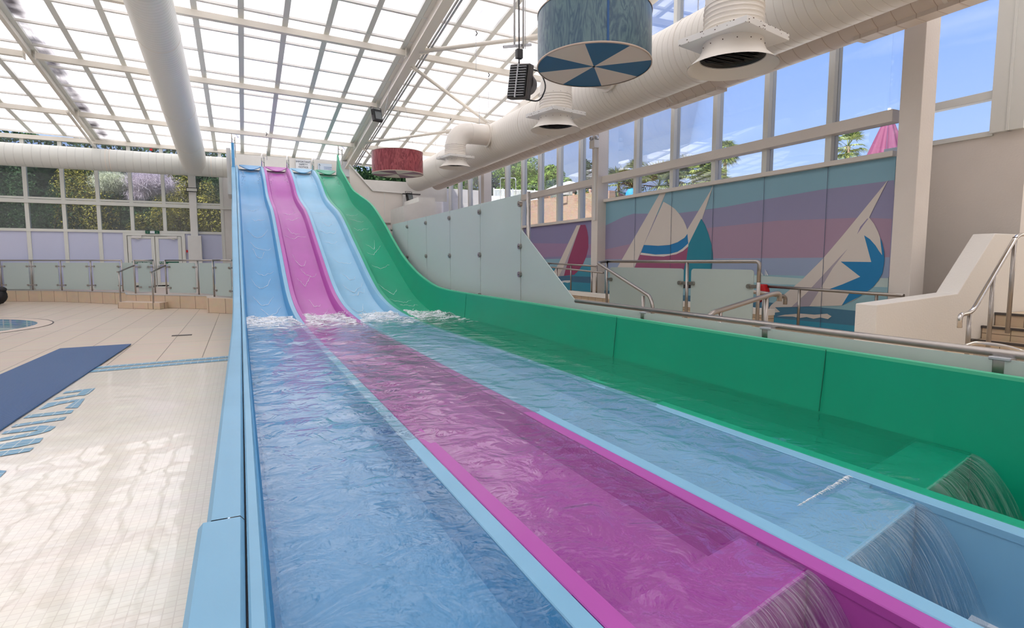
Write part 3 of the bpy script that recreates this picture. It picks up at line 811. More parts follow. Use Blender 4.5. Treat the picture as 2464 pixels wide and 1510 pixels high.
# ---- balustrade helper
def post(T, p, z0, z1, w=.05, name='post', mat='steel'):
    bm = BM(); lathe(bm, V((p[0], p[1], 0)), [(w/2, z0), (w/2, z1)], 14, cap0=True, cap1=True); finish(bm, name, [mat], T)
def panel(T, a, b, z0, z1, inset=.10, th=.012, clamps=True, name='glass_panel'):
    a, b = V((a[0], a[1], 0)), V((b[0], b[1], 0)); d = (b-a).normalized(); n = V((-d.y, d.x, 0)); r = .05
    p, q = a+d*inset, b-d*inset; Lh = (q-p).length
    pts = []
    for cx, cz, a0 in ((r, z0+r, PI), (Lh-r, z0+r, 1.5*PI), (Lh-r, z1-r, 0), (r, z1-r, .5*PI)):
        for i in range(5):
            t = a0+i*PI/8; pts.append(p+d*(cx+r*math.cos(t))+V((0, 0, cz+r*math.sin(t))))
    bm = BM(); prism(bm, pts, n*th); GP = finish(bm, name, ['frost'], T)
    if clamps:
        for base, s in ((a, 1), (b, -1)):
            for z in (z0+.13*(z1-z0)+.03, z1-.13*(z1-z0)-.03+.02):
                bm = BM(); c = base+d*s*.02
                beam(bm, c+V((0, 0, z)), c+d*s*(inset+.035)+V((0, 0, z)), .05, .035)
                m = Matrix.Translation(c+d*s*(inset+.04)+V((0, 0, z))) @ n.to_track_quat('Z', 'Y').to_matrix().to_4x4()
                bmesh.ops.create_cone(bm, cap_ends=True, segments=14, radius1=.03, radius2=.03, depth=.06, matrix=m)
                finish(bm, 'clamp', ['steel'], GP)
def rail(T, pts, r=.024, name='top_rail', mat='steel', rad=.1):
    bm = BM(); tube(bm, bend(pts, rad) if len(pts) > 2 else pts, r, 12); finish(bm, name, [mat], T)
# back-left run
T = thing('glass_balustrade', 'long frosted glass balustrade on the tiled terrace at the back left', 'balustrade', TP[1], 'frosted glass balustrades at the back left')
pp = [onz(x, y, .41) for x, y in [(-64, 698), (5, 698), (79.5, 698), (149.5, 698.5), (222, 699), (296.5, 700)]]
for p in pp: post(T, p, .4, 1.5)
for a, b in zip(pp, pp[1:]): panel(T, a, b, .45, 1.42)
rail(T, [V((p.x, p.y, 1.5)) for p in pp])
pA = onz(326.5, 705, .41); pB = onz(374, 703.6, .41)
T = thing('glass_balustrade', 'short frosted glass balustrade bay just left of the step opening', 'balustrade', pA, 'frosted glass balustrades at the back left')
for p in (pA, pB): post(T, p, .4, 1.5)
panel(T, pA, pB, .45, 1.42); rail(T, [V((p.x, p.y, 1.5)) for p in (pA, pB)])
panel(T, pp[-1], pA, .45, 1.42, clamps=False)
pC = onz(401.5, 706.5, .41); pD = onz(479, 707.5, .41); pE = onz(516, 713.5, .43); pF = V((-.22, pE.y-.9, 0))
pG = pD+(pE-pD)*.98+V((0, .9, 0))
T = thing('glass_balustrade', 'two frosted glass bays of balustrade just right of the step opening', 'balustrade', pC, 'frosted glass balustrades at the back left')
for p in (pC, pD): post(T, p, .4, 1.5)
panel(T, pC, pD, .45, 1.42); panel(T, pD, pG, .45, 1.42, clamps=False); rail(T, [V((p.x, p.y, 1.5)) for p in (pC, pD, pG)])
T = thing('glass_balustrade', 'frosted glass balustrade bay on the plinth beside the blue slide', 'balustrade', pE, 'frosted glass balustrades at the back left')
post(T, pE, .43, 1.5); panel(T, pE, pF, .47, 1.42); rail(T, [V((p.x, p.y, 1.5)) for p in (pE, pF)])
# sloping handrails on the steps
for (top, bx, by, lb) in ((pA, 291.5, 741, 'left sloping steel handrail on the low tiled step'), (pC, 370, 743.5, 'right sloping steel handrail on the low tiled step')):
    lo = onz(bx, by, .0)
    T = thing('step_handrail', lb, 'handrail', lo, 'handrails on the low tiled step')
    post(T, lo, 0, 1.13, name='post')
    e = (V((lo.x, lo.y, 0))-V((top.x, top.y, 0))).normalized()
    rail(T, [V((top.x, top.y, 1.33)), V((lo.x, lo.y, 1.14)), V((lo.x, lo.y, 1.14))+e*.10])
# dark bin bag shape at far left edge
T = thing('black_bag', 'black bag hanging at the extreme left end of the terrace', 'bag', onz(-8, 733, 0))
bm = BM(); c = onz(-4, 733, 0)
bmesh.ops.create_icosphere(bm, subdivisions=3, radius=1)
for v in bm.verts: v.co = c+V((v.co.x*.26, v.co.y*.2, .30+v.co.z*.30+.05*nz(v.co.x*3, v.co.z*3, 1)))+V((.06*nz(v.co.z*3, v.co.y*4, 5), 0, 0))
finish(bm, 'sack', ['rubber'], T, smooth=True)
bm = BM(); bmesh.ops.create_icosphere(bm, subdivisions=2, radius=.16, matrix=Matrix.Translation(c+V((.12, -.05, .52))) @ Matrix.Diagonal((1, .8, .6, 1))); finish(bm, 'folded_top', ['rubber'], T, smooth=True)

# ---- back wall (y = 27)
MX = [-10.37, -9.27, -8.17, -7.07, -5.96, -4.88, -3.80, -2.70, -1.66, -.62]
bm = BM()
for x in MX:
    if abs(x+1.66) < .01: continue
    z0 = .4 if not (-4.0 < x < -2.1) else 2.62
    box(bm, x-.06, x+.06, YB-.05, YB+.12, z0, 6.05)
box(bm, XL, -.62, YB-.06, YB+.1, 2.58, 2.68)
box(bm, XL, -.2, YB-.10, YB+.1, 3.62, 3.76)
box(bm, XL, -.2, YB-.06, YB+.1, 5.62, 5.74)
box(bm, XL, -.2, YB-.06, YB+.1, .4, .5)
struct(finish(bm, 'trim_back', ['frame']))
bm = BM(); box(bm, XL, XR+2, YB-.12, YB+.1, 5.93, 6.08); struct(finish(bm, 'trim_eaves', ['beam']))
bm = BM(); box(bm, -1.79, -1.53, YB-.3, YB, .4, 6.1); box(bm, -1.90, -1.42, YB-.42, YB-.05, .4, 2.5); struct(finish(bm, 'trim_column', ['white'], bevel=.01))
bm = BM(); box(bm, -1.22-.02, -1.16, YB-.45, YB-.4, 1.6, 1.72)
# cream wall right of the windows
bm = BM(); box(bm, -.58, XR+2, YB-.02, YB+.15, 0, 5.0); struct(finish(bm, 'wall_back', ['white']))
k = 1
for i in range(len(MX)-1):
    xa, xb = MX[i]+.06, MX[i+1]-.06
    T = thing('window_%d' % k, 'back wall window bay', 'window', (xa, YB, 2.6)); T['kind'] = 'structure'; del T['label']; k += 1
    for (z0, z1, nm) in ((2.68, 3.62, 'pane'), (3.80, 5.62, 'pane'), (5.74, 5.93, 'pane')):
        bm = BM(); box(bm, xa, xb, YB+.01, YB+.02, z0, z1); finish(bm, nm, ['glass_back'], T)
    bm = BM(); z0 = 3.78
    box(bm, xa, xb, YB-.04, YB+.0, 3.78, 3.85); finish(bm, 'sash', ['frame'], T)
    if not (-4.5 < (xa+xb)/2 < -2.0):
        bm = BM(); box(bm, xa, xb, YB+.0, YB+.03, .5, 2.58); finish(bm, 'lower_panel', ['bluepanel'], T)
T = thing('door_1', 'white double door', 'door', (-3.1, YB, .4)); T['kind'] = 'structure'
bm = BM()
box(bm, -4.14, -4.02, YB-.08, YB-.01, .4, 2.575); box(bm, -2.14, -2.02, YB-.08, YB-.01, .4, 2.575); box(bm, -4.02, -2.14, YB-.081, YB-.01, 2.48, 2.576)
box(bm, -4.14, -2.02, YB+.02, YB+.05, .4, 2.58); finish(bm, 'door_frame', ['frame'], T)
bm = BM(); box(bm, -3.80+.0, -3.80+.0001, YB, YB+.001, .5, .6)
bm.free()
for s, (xa, xb) in enumerate(((-4.0, -3.09), (-3.07, -2.16))):
    bm = BM(); 
    for q in ((xa, xa+.12, .45, 2.46), (xb-.12, xb, .45, 2.46)): box(bm, q[0], q[1], YB-.06, YB+.0, q[2], q[3])
    for z0, z1 in ((.45, .62), (1.33, 1.47), (2.36, 2.46)): box(bm, xa+.12, xb-.12, YB-.06, YB+.0, z0, z1)
    D = finish(bm, 'door_leaf', ['frame'], T, bevel=.005)
    bm = BM(); box(bm, xa+.12, xb-.12, YB-.035, YB-.02, 1.47, 2.36); finish(bm, 'upper_panel', ['bluepanel'], D)
    bm = BM(); box(bm, xa+.12, xb-.12, YB-.035, YB-.02, .62, 1.33); finish(bm, 'lower_panel', ['bluepanel'], D)
    bm = BM(); tube(bm, [(xa+.08, YB-.12, 1.24), (xb-.08, YB-.12, 1.24)], .018, 8); box(bm, xa+.04, xa+.10, YB-.14, YB-.06, 1.19, 1.29); box(bm, xb-.10, xb-.04, YB-.14, YB-.06, 1.19, 1.29); finish(bm, 'push_bar', ['galv'], D)
    xc = xa+.16 if s == 0 else xb-.46
    bm = BM(); box(bm, xc, xc+.32, YB-.13, YB-.06, 2.38, 2.47); beam(bm, (xc+.1, YB-.12, 2.37), (xc+.24, YB-.16, 2.33), .03, .02); finish(bm, 'door_closer', ['white'], D)
    bm = BM(); box(bm, xa+.1, xb-.12, YB-.066, YB-.06, 1.36, 1.45); sg = finish(bm, 'push_sign', ['green_sign'], D)
for xa, xb in ((-4.82, -4.14), (-2.02, -1.72)):
    bm = BM(); box(bm, max(xa, -4.82), xb, YB+.0, YB+.03, .5, 2.58); struct(finish(bm, 'wall_panel', ['bluepanel']))
def text(s, size, loc, rot, mat, parent=None, name='lettering', align='CENTER', ext=.002, spacing=1.0):
    cu = bpy.data.curves.new('t', 'FONT'); cu.body = s; cu.size = size; cu.align_x = align; cu.align_y = 'CENTER'; cu.extrude = ext; cu.space_line = spacing
    o = bpy.data.objects.new('t', cu); C.objects.link(o)
    bpy.context.view_layer.update(); dg = bpy.context.evaluated_depsgraph_get()
    me = bpy.data.meshes.new_from_object(o.evaluated_get(dg)); C.objects.unlink(o); bpy.data.objects.remove(o)
    me.transform(Matrix.Translation(loc) @ rot.to_4x4())
    o = bpy.data.objects.new(name, me); C.objects.link(o); me.materials.clear(); me.materials.append(M[mat])
    if parent: o.parent = parent; o.matrix_parent_inverse = Matrix.Translation(-parent.location)
    return o
FACE = Matrix.Rotation(PI/2, 3, 'X')     # text faces -y
text('PUSH', .08, V((-2.86, YB-.068, 1.405)), FACE, 'sign_white', T)
text('PUSH BAR TO OPEN', .075, V((-3.55, YB-.068, 1.405)), FACE, 'sign_white', T)
T = thing('exit_sign', 'small green and white emergency exit sign above the double door', 'sign', (-3.2, YB-.1, 2.66))
bm = BM(); box(bm, -3.38, -2.90, YB-.12, YB-.06, 2.56, 2.68); finish(bm, 'sign_body', ['green_sign'], T)
bm = BM(); box(bm, -3.22, -3.06, YB-.125, YB-.12, 2.57, 2.67); finish(bm, 'white_panel', ['sign_white'], T)
bm = BM()
beam(bm, (-3.31, YB-.123, 2.59), (-3.27, YB-.123, 2.63), .004, .015, (0, 1, 0)); beam(bm, (-3.34, YB-.123, 2.62), (-3.26, YB-.123, 2.65), .004, .015, (0, 1, 0))
beam(bm, (-2.98, YB-.123, 2.58), (-2.98, YB-.123, 2.66), .004, .014, (0, 1, 0)); beam(bm, (-3.0, YB-.123, 2.60), (-2.98, YB-.123, 2.58), .004, .012, (0, 1, 0)); beam(bm, (-2.96, YB-.123, 2.60), (-2.98, YB-.123, 2.58), .004, .012, (0, 1, 0))
finish(bm, 'pictogram', ['sign_white'], T)
bm = BM(); box(bm, -1.99, -1.93, YB-.2, YB-.12, 1.82, 1.92); o = finish(bm, 'fire_call_point', ['red']); tag(o, 'small red fire call point beside the square column', 'alarm')
bm = BM(); box(bm, -3.06, -2.97, YB-.2, YB-.13, 5.80, 5.88); o = finish(bm, 'alarm_sounder', ['red']); tag(o, 'small red alarm sounder under the eaves', 'alarm')
# wall lamp on the column: black hoop
T = thing('wall_lamp', 'black rectangular flood lamp high on the white column by the back windows', 'lamp', (-1.66, YB-.35, 4.3))
bm = BM()
tube(bm, [(-1.86, YB-.45, 4.25), (-1.46, YB-.45, 4.25), (-1.46, YB-.45, 4.40), (-1.86, YB-.45, 4.40), (-1.86, YB-.45, 4.25)], .02, 6); finish(bm, 'housing', ['dark'], T)
bm = BM(); box(bm, -1.84, -1.48, YB-.46, YB-.43, 4.27, 4.38); finish(bm, 'lens', ['frame'], T)

# ---- roof
bm = BM()
def rp(x, y, off=0): return V((x, y, roofz(x, y)+off))
X0r, X1r, Y0r, Y1r = XL, XR+.12, YF, YB+.3
prism(bm, [rp(X0r, Y0r), rp(X1r, Y0r), rp(X1r, Y1r), rp(X0r, Y1r)], (0, 0, .02))
struct(finish(bm, 'ceiling', ['roofpane']))
bars = [-13.0+1.02*i for i in range(-1, 28)]
bars = [x for x in [-.755+1.0*i for i in range(-13, 10)] ]
ySides = [27.0-1.27*i for i in range(0, 27)]
bm = BM()
for x in bars:
    beam(bm, rp(x, YF, -.04), rp(x, YB, -.04), .135, .07)
o = finish(bm, 'trim_glazing_bars', ['frame']); struct(o)
bm = BM()
for y in ySides:
    beam(bm, rp(XL, y, -.05), rp(XR, y, -.05), .09, .05)
struct(finish(bm, 'trim_cross_bars', ['white']))
n = 1
for y in (24.0, 19.75, 15.95, 12.1, 8.2, 4.3, .4):
    for (xa, xb) in ((-13.9, -4.97), (-4.73, 4.33), (4.57, 8.9)):
        bm = BM(); beam(bm, rp(xa, y, -.19), rp(xb, y, -.19), .15, .15); 
        for xe, s in ((xa, 1), (xb, -1)):
            p = rp(xe, y, -.19); box(bm, min(p.x, p.x+s*.02), max(p.x, p.x+s*.02), y-.1, y+.1, p.z-.12, p.z+.12)
        struct(finish(bm, 'trim_%d' % n, ['beam'], bevel=.006)); n += 1
for x in (-4.85, 4.45):
    bm = BM()
    if x > 0:
        beam(bm, rp(x, YF, -.24), rp(x, 26.8, -.24), .03, .42)
        beam(bm, rp(x, YF, -.45), rp(x, 26.8, -.45), .26, .04); beam(bm, rp(x, YF, -.05), rp(x, 26.8, -.05), .26, .04)
        box(bm, x-.13, x+.13, 26.6, 26.95, 5.0, 5.9)
    else:
        beam(bm, rp(x, YF, -.12), rp(x, 26.8, -.12), .10, .20)
    struct(finish(bm, 'trim_%d' % n, ['beam'])); n += 1
# conduits along the main rafter
for i, xx in enumerate((4.70, 4.78)):
    bm = BM(); tube(bm, [rp(xx, -2, -.36), rp(xx, 26.3, -.36)], .028, 8)
    o = finish(bm, 'conduit', ['galv']); tag(o, ['steel conduit running closest along the big rafter', 'outer steel conduit running along the big rafter'][i], 'pipe', 'conduits along the main rafter')
# bracing tubes
def roofpt(px, py, off=-.45):
    d = ray(px, py); z0 = 6.04+off
    t = (z0+27*.13-EYE.z)/(d.z+.03*d.x+.13*d.y); return EYE+d*t
for i, (p, q, r, lb) in enumerate([((1008, 124), (1300, 88), .055, 'white round tie tube from the main rafter toward the blue drum'),
        ((985, 158), (1178, 298), .05, 'white diagonal bracing tube dropping to the large duct elbow'),
        ((880, 343), (1088, 315), .05, 'white round tie tube above the red drum'),
        ((850, 352), (905, 385), .035, 'thin white brace beside the foot of the main rafter')]):
    a, b = roofpt(*p), roofpt(*q)
    a.x = max(a.x, 4.5)
    bm = BM(); tube(bm, [a, b], r, 12)
    for e, s in ((a, 1), (b, -1)):
        d = (b-a).normalized()*s; beam(bm, e, e+d*.25, .02, .16)
    o = finish(bm, 'bracing_tube', ['beam']); tag(o, lb, 'brace', 'bracing tubes under the roof')
a = roofpt(161, 268, -.28); b = ony(236, 366, 26.85)
bm = BM(); tube(bm, [a, b], .045, 10); o = finish(bm, 'bracing_tube', ['beam']); tag(o, 'thin white brace from the left purlin down to the back duct', 'brace', 'bracing tubes under the roof')

# ---- side walls
bm = BM(); box(bm, XL-.2, XL, YF, YB, 0, 12); struct(finish(bm, 'wall_left', ['fillwall']))
bm = BM(); box(bm, XL-.2, XR+3.4, YF-.2, YF, -.5, 12); struct(finish(bm, 'wall_front', ['warmwhite']))
# right wall x = 9
COLS = [5.12, 13.16, 21.1]
bm = BM()
for y in COLS:
    box(bm, XR-.28, XR+.05, y-.15, y+.15, .3, roofz(XR, y)-.05)
struct(finish(bm, 'trim_columns', ['cream'], bevel=.008))
mull = [6.53, 7.82, 9.1, 10.38, 11.72, 14.3, 15.57, 16.8, 18.05, 19.4, 22.0, 23.2, 24.45, 25.7]
bm = BM()
for y in mull:
    box(bm, XR-.06, XR+.12, y-.055, y+.055, 3.06 if y < 13.3 else (2.62 if y < 18.05 else .3), roofz(XR, y)-.05)
struct(finish(bm, 'trim_mullions', ['frame']))
bm = BM()
def rwbox(y0, y1, z0, z1, d0=.10, d1=.06): box(bm, XR-d0, XR+d1, y0, y1, z0, z1)
for a, b in ((5.44, 13.15), (13.45, 19.4)): rwbox(a, b, 3.56, 3.74, .16)
rwbox(5.44, 13.15, 3.06, 3.14); rwbox(13.45, 18.0, 2.62, 2.70)
struct(finish(bm, 'trim_transom', ['cream'], bevel=.006))
bm = BM(); 
for (a, b) in ((-6.9, 12), (12, 26.9)):
    beam(bm, rp(XR-.02, a, -.16), rp(XR-.02, b, -.16), .22, .22)
struct(finish(bm, 'trim_wall_top', ['beam']))
# window panes per bay
edges = sorted(mull+[5.44, 13.15, 13.45, 21.05, 21.35, 26.9])
k = 20
for a, b in zip(edges, edges[1:]):
    if b-a < .5: continue
    a2 = a+.055 if a in mull else a; b2 = b-.055 if b in mull else b
    T = thing('window_%d' % k, 'x', 'window', (XR, a2, 3)); T['kind'] = 'structure'; del T['label']; k += 1
    low = 3.14 if b <= 13.2 else (2.7 if b < 18.1 else 1.2)
    zt = roofz(XR, b2)-.26
    segz = ((low, 3.56), (3.74, zt)) if b < 19.5 else ((low, zt),)
    for z0, z1 in segz:
        bm = BM(); box(bm, XR+.03, XR+.04, a2, b2, z0, z1); finish(bm, 'pane', ['glass'], T)
# lower solid walls
bm = BM(); box(bm, XR, XR+.1, 5.1, 13.3, .0, 3.06); box(bm, XR, XR+.1, 13.3, 18.05, 0, 2.62); box(bm, XR, XR+.1, 18.05, YB, 0, 1.2)
struct(finish(bm, 'wall_right', ['white']))

# ---- block at far right with its own windows
XW2 = 10.9
bm = BM(); box(bm, XW2, XW2+.25, 4.66, 6.85, -.1, 3.50); struct(finish(bm, 'wall_block', ['cream']))
bm = BM(); box(bm, XW2+.25, XW2+3, 4.66, 4.9, .2, 10); struct(finish(bm, 'wall_return', ['cream']))
bm = BM(); prism(bm, [V((9.12, 5.16, .2)), V((10.9, 6.22, .2)), V((10.9, 6.34, .2)), V((9.12, 5.24, .2))], (0, 0, 9.0)); struct(finish(bm, 'wall_splay', ['cream']))
bm = BM(); box(bm, XW2-.10, XW2+.2, 4.68, 5.12, 3.50, 10); box(bm, XW2-.12, XW2+.15, 4.86, 4.90, 3.50, 10); box(bm, XW2-.04, XW2+.12, 5.1, 6.8, 4.05, 4.18); box(bm, XW2-.04, XW2+.14, 5.1, 6.8, 3.47, 3.55); struct(finish(bm, 'trim_corner', ['frame'], bevel=.006))
T = thing('window_40', 'x', 'window', (XW2, 5.1, 3)); T['kind'] = 'structure'; del T['label']
for z0, z1 in ((3.55, 4.05), (4.18, 9.4)):
    bm = BM(); box(bm, XW2+.03, XW2+.04, 5.12, 6.8, z0, z1); finish(bm, 'pane', ['glass'], T)
bm = BM(); box(bm, XR+.15, 13.5, YF, 5.2, 10.0, 10.1); struct(finish(bm, 'ceiling_stair', ['roofpane']))  # unseen ceiling, made translucent so light reaches the stair walls
bm = BM(); box(bm, 13.2, 13.4, YF, 4.7, .2, 10); struct(finish(bm, 'wall_stair', ['cream']))
# stair parapet
T = thing('stair_parapet', 'white solid stair parapet with sloping top, right of the sailing mural', 'parapet', (6.9, 4.3, .3))
prof = [(6.92, .3), (6.92, .965), (8.62, 1.06), (9.42, 1.87), (10.93, 1.87), (10.93, .3)]
bm = BM(); prism(bm, [V((x, 4.3, z)) for x, z in prof], (0, .27, 0)); finish(bm, 'wall', ['warmwhite'], T, bevel=.01)
# stairs
T = thing('stair_flight', 'beige tiled stairs with black nosings at the right edge', 'stairs', (9.0, 3, .3))
st = [(8.78, .30, .43), (9.03, .43, .60), (9.30, .6, .77), (9.6, .77, .94)]
st = [(9.0, .30, .43), (9.25, .43, .60), (9.57, .60, .77)]
for x, z0, z1 in st:
    bm = BM(); box(bm, x, 13.2 if z1 > .7 else x+.4, 1.0, 4.295, z0-.02, z1-.012); finish(bm, 'step', ['stairtile'], T)
    if z1 > .7:
        bm = BM(); box(bm, 10.94, 13.2, 4.29, 4.66, .3, z1-.012); finish(bm, 'landing', ['stairtile'], T)
    bm = BM(); box(bm, x-.02, x+.035, 1.0, 4.295, z1-.03, z1+.002); finish(bm, 'nosing', ['darkgrey'], T)
# stair handrail
T = thing('stair_handrail', 'polished steel handrail rising beside the tiled stairs at far right', 'handrail', (7.6, 3.7, .3))
hy = 3.7
def hp(px, py): return ony(px, py, hy)
z1f = lambda x, y: (2000+x/3.595, 500+y/3.595)
pts = [hp(*z1f(1110, 1035)), hp(*z1f(1112, 925)), hp(*z1f(1215, 905)), hp(*z1f(1612, 228)), hp(*z1f(1760, 232))]
bm = BM(); tube(bm, bend(pts, .12, 8), .026, 14); finish(bm, 'rail', ['chrome'], T)
for a, zb in (((1200, 920), .3), ((1405, 590), .3), ((1592, 250), .6)):
    p = hp(*z1f(*a)); post(T, p, zb, p.z, .05)
# plastic chair arm / curved tube at the bottom right
T = thing('pool_chair', 'grey woven chair with a curved steel arm beside the glass rail at far right', 'chair', (4.9, 2.1, .3))
bm = BM(); tube(bm, bend([ony(*z1f(1220, 1240), 2.6), ony(*z1f(1150, 1195), 2.6), ony(*z1f(1250, 1160), 2.7), ony(*z1f(1500, 1190), 2.6), ony(*z1f(1720, 1260), 2.5)], .15, 8), .014, 10); finish(bm, 'arm', ['chrome'], T)
q = [ony(*z1f(*p), 2.65) for p in ((1210, 1220), (1415, 1212), (1450, 1300), (1240, 1300))]
bm = BM(); prism(bm, q, (0, -.38, 0)); finish(bm, 'seat', ['galv'], T)
p0 = ony(*z1f(1250, 1290), 2.65)
for dx in (0, .32):
    for dy in (0, -.35):
        bm = BM(); tube(bm, [(p0.x+dx, 2.65+dy, .3), (p0.x+dx, 2.65+dy, p0.z)], .012, 8); finish(bm, 'leg', ['chrome'], T)

# ---- tall frosted glass screen at x=4.0
T = thing('glass_screen', 'tall frosted glass screen standing beside the green slope', 'glass screen', (4.0, 8.1, .3))
sy_ = [8.11, 9.79, 11.47, 13.16, 14.83, 16.52]
for a, b in zip(sy_, sy_[1:]):
    bm = BM(); box(bm, 4.0, 4.014, a+.012, b-.012, .3, 2.53); finish(bm, 'glass_panel', ['frost'], T)
bm = BM(); prism(bm, [V((4.0, 8.09, .3)), V((4.0, 8.09, 1.98)), V((4.0, 6.50, .985)), V((4.0, 6.50, .3))], (.014, 0, 0)); finish(bm, 'sloping_panel', ['frost'], T)
for y in sy_:
    for z in ((.85, 1.6, 2.38) if y > 8.2 else (1.28, 1.72, 2.38)):
        bm = BM(); m = Matrix.Translation((3.985, y, z)) @ Matrix.Rotation(PI/2, 4, 'Y')
        bmesh.ops.create_cone(bm, cap_ends=True, segments=18, radius1=.045, radius2=.045, depth=.05, matrix=m); bmesh.ops.create_cone(bm, cap_ends=True, segments=10, radius1=.015, radius2=.012, depth=.075, matrix=m)
        finish(bm, 'clamp', ['steel'], T)
    if y > 8.2:
        post(T, (4.06, y), .3, 2.45, .035)
bm = BM(); tube(bm, bend([(4.09, 8.02, .3), (4.09, 8.02, 2.56)], .1), .035, 14); finish(bm, 'end_post', ['steel'], T)
# descending handrail behind the sloping panel
T = thing('step_handrail', 'steel handrail descending behind the sloping end of the tall glass screen', 'handrail', (4.2, 8, .3))
a = onx(*(1240+160/6.16, 590+245/6.16), 4.25); b = onx(*(1240+240/6.16, 590+243/6.16), 4.25); c = onx(1240+930/6.16, 590+870/6.16, 4.25)
bm = BM(); tube(bm, bend([a+V((0, .15, .0)), b, c, c+V((0, -.1, -.3))], .1, 6), .026, 14); finish(bm, 'rail', ['steel'], T)
post(T, (4.25, c.y-.05), .3, c.z-.2, .045)

# ---- low glass balustrade along the green wall
T = thing('glass_balustrade', 'low glass balustrade with a round steel rail running along the green wall', 'balustrade', (3.97, 3, .3))
yj = [6.50, 4.97, 3.36, 1.73, .2]
for a, b in zip(yj, yj[1:]):
    bm = BM(); box(bm, 3.93, 3.942, b+.03, a-.03, .35, .945 if a > 5 else .935); finish(bm, 'glass_panel', ['frost'], T)
bm = BM(); tube(bm, [(4.0, 6.45, .965), (4.0, -.5, .955)], .026, 14); finish(bm, 'top_rail', ['steel'], T)
for y in yj[1:]:
    bm = BM(); box(bm, 3.935, 3.995, y-.03, y+.03, .3, .925); finish(bm, 'post', ['steel'], T)
    bm = BM(); box(bm, 3.925, 3.99, y-.06, y+.05, .925, .945); finish(bm, 'bracket', ['galv'], T, bevel=.004)

# ---- raised platform with two frosted gate panels and rails
PX_ = 6.4
T = thing('platform_balustrade', 'frosted glass balustrade with a flat top rail in front of the sailing mural', 'balustrade', (PX_, 7, .3))
py_ = [onx(1461, 640, PX_).y, onx(1654, 640, PX_).y, onx(1827, 640, PX_).y]
for y in py_: post(T, (PX_, y), .3, 1.47, .05)
for a, b in zip(py_, py_[1:]):
    panel(T, (PX_, a), (PX_, b), .42, 1.37, inset=.09, clamps=False)
    for yy, s in ((a, -1), (b, 1)):
        bm = BM(); z = 1.14
        beam(bm, V((PX_, yy, z)), V((PX_, yy+s*.14, z)), .03, .05)
        bmesh.ops.create_cone(bm, cap_ends=True, segments=16, radius1=.032, radius2=.032, depth=.06, matrix=Matrix.Translation((PX_-.01, yy+s*.15, z)) @ Matrix.Rotation(PI/2, 4, 'Y')); finish(bm, 'clamp', ['steel'], T)
rail(T, [V((PX_, py_[0]+.02, 1.48)), V((PX_, py_[1], 1.48)), V((PX_, py_[2], 1.485)), V((PX_, py_[2]-.0, 1.2))], .026, rad=.06)
T = thing('step_handrail', 'steel handrail sloping down from the left corner of the mural platform', 'handrail', (6, 9, .3))
a = V((PX_, py_[0], 1.48)); e1 = onx(1438, 632, 6.0); e2 = onx(1563, 712, 5.3); e3 = V((e2.x-.02, e2.y-.10, e2.z-.12)); e4 = V((e3.x, e3.y, .3))
bm = BM(); tube(bm, bend([a, e1, e2, e3, e4], .12, 6), .026, 14); finish(bm, 'rail', ['steel'], T)
pm = onx(1548, 708, 5.38); post(T, pm, .3, pm.z-.02, .05)
T = thing('ramp_handrail', 'steel handrail with a hooked end rising in front of the right gate panel', 'handrail', (5.2, 5, .3))
r1 = ony(1702, 765, 4.9); r2 = ony(1715, 752, 4.9); r3 = ony(1862, 706, 4.9); r4 = ony(1878, 713, 4.9); r5 = ony(1875, 724, 4.9)
bm = BM(); tube(bm, bend([r1, r2, r3, ony(1876, 705, 4.9), r5], .1, 6), .03, 14); finish(bm, 'rail', ['steel'], T)
for px_, py__ in ((1733, 748), (1845, 715)):
    p = ony(px_, py__, 4.9); post(T, p, .3, p.z, .05)
T = thing('ramp_handrail', 'second hooked steel handrail end just behind the rising one', 'handrail', (6, 5.6, .3))
bm = BM(); tube(bm, bend([ony(1800, 700, 5.9), ony(1872, 710, 5.9), ony(1890, 714, 5.9), ony(1889, 732, 5.9)], .12, 6), .03, 14); finish(bm, 'rail', ['steel'], T)
p = ony(1839, 706, 5.9); post(T, p, .3, p.z, .05)
# wall rail toward the parapet
T = thing('wall_handrail', 'steel guard rail standing before the large star sail of the mural', 'handrail', (8.6, 6, .3))
a, b = onx(1838, 688, 8.6), onx(2175, 711, 8.6)
bm = BM(); tube(bm, [a, b], .026, 12); finish(bm, 'top_rail', ['steel'], T)
for px_ in (1924, 2110):
    p = onx(px_, 700, 8.6); post(T, p, .3, a.z+(b.z-a.z)*(p.y-a.y)/(b.y-a.y), .045)
# red lifebuoy throw bag
T = thing('rescue_bag', 'red rescue bag hanging on the guard rail beside the gate post', 'bag', a)
bm = BM(); c = onx(1836, 700, 8.55)
prism(bm, [onx(px, py, 8.5) for px, py in ((1824, 683), (1838, 684), (1843, 703), (1824, 702))], (.12, 0, 0)); finish(bm, 'bag', ['red'], T, bevel=.02)
bm = BM(); prism(bm, [onx(px, py, 8.5) for px, py in ((1822, 709), (1834, 710), (1832, 722), (1822, 728))], (.08, 0, 0)); finish(bm, 'strap_end', ['red'], T, bevel=.01)
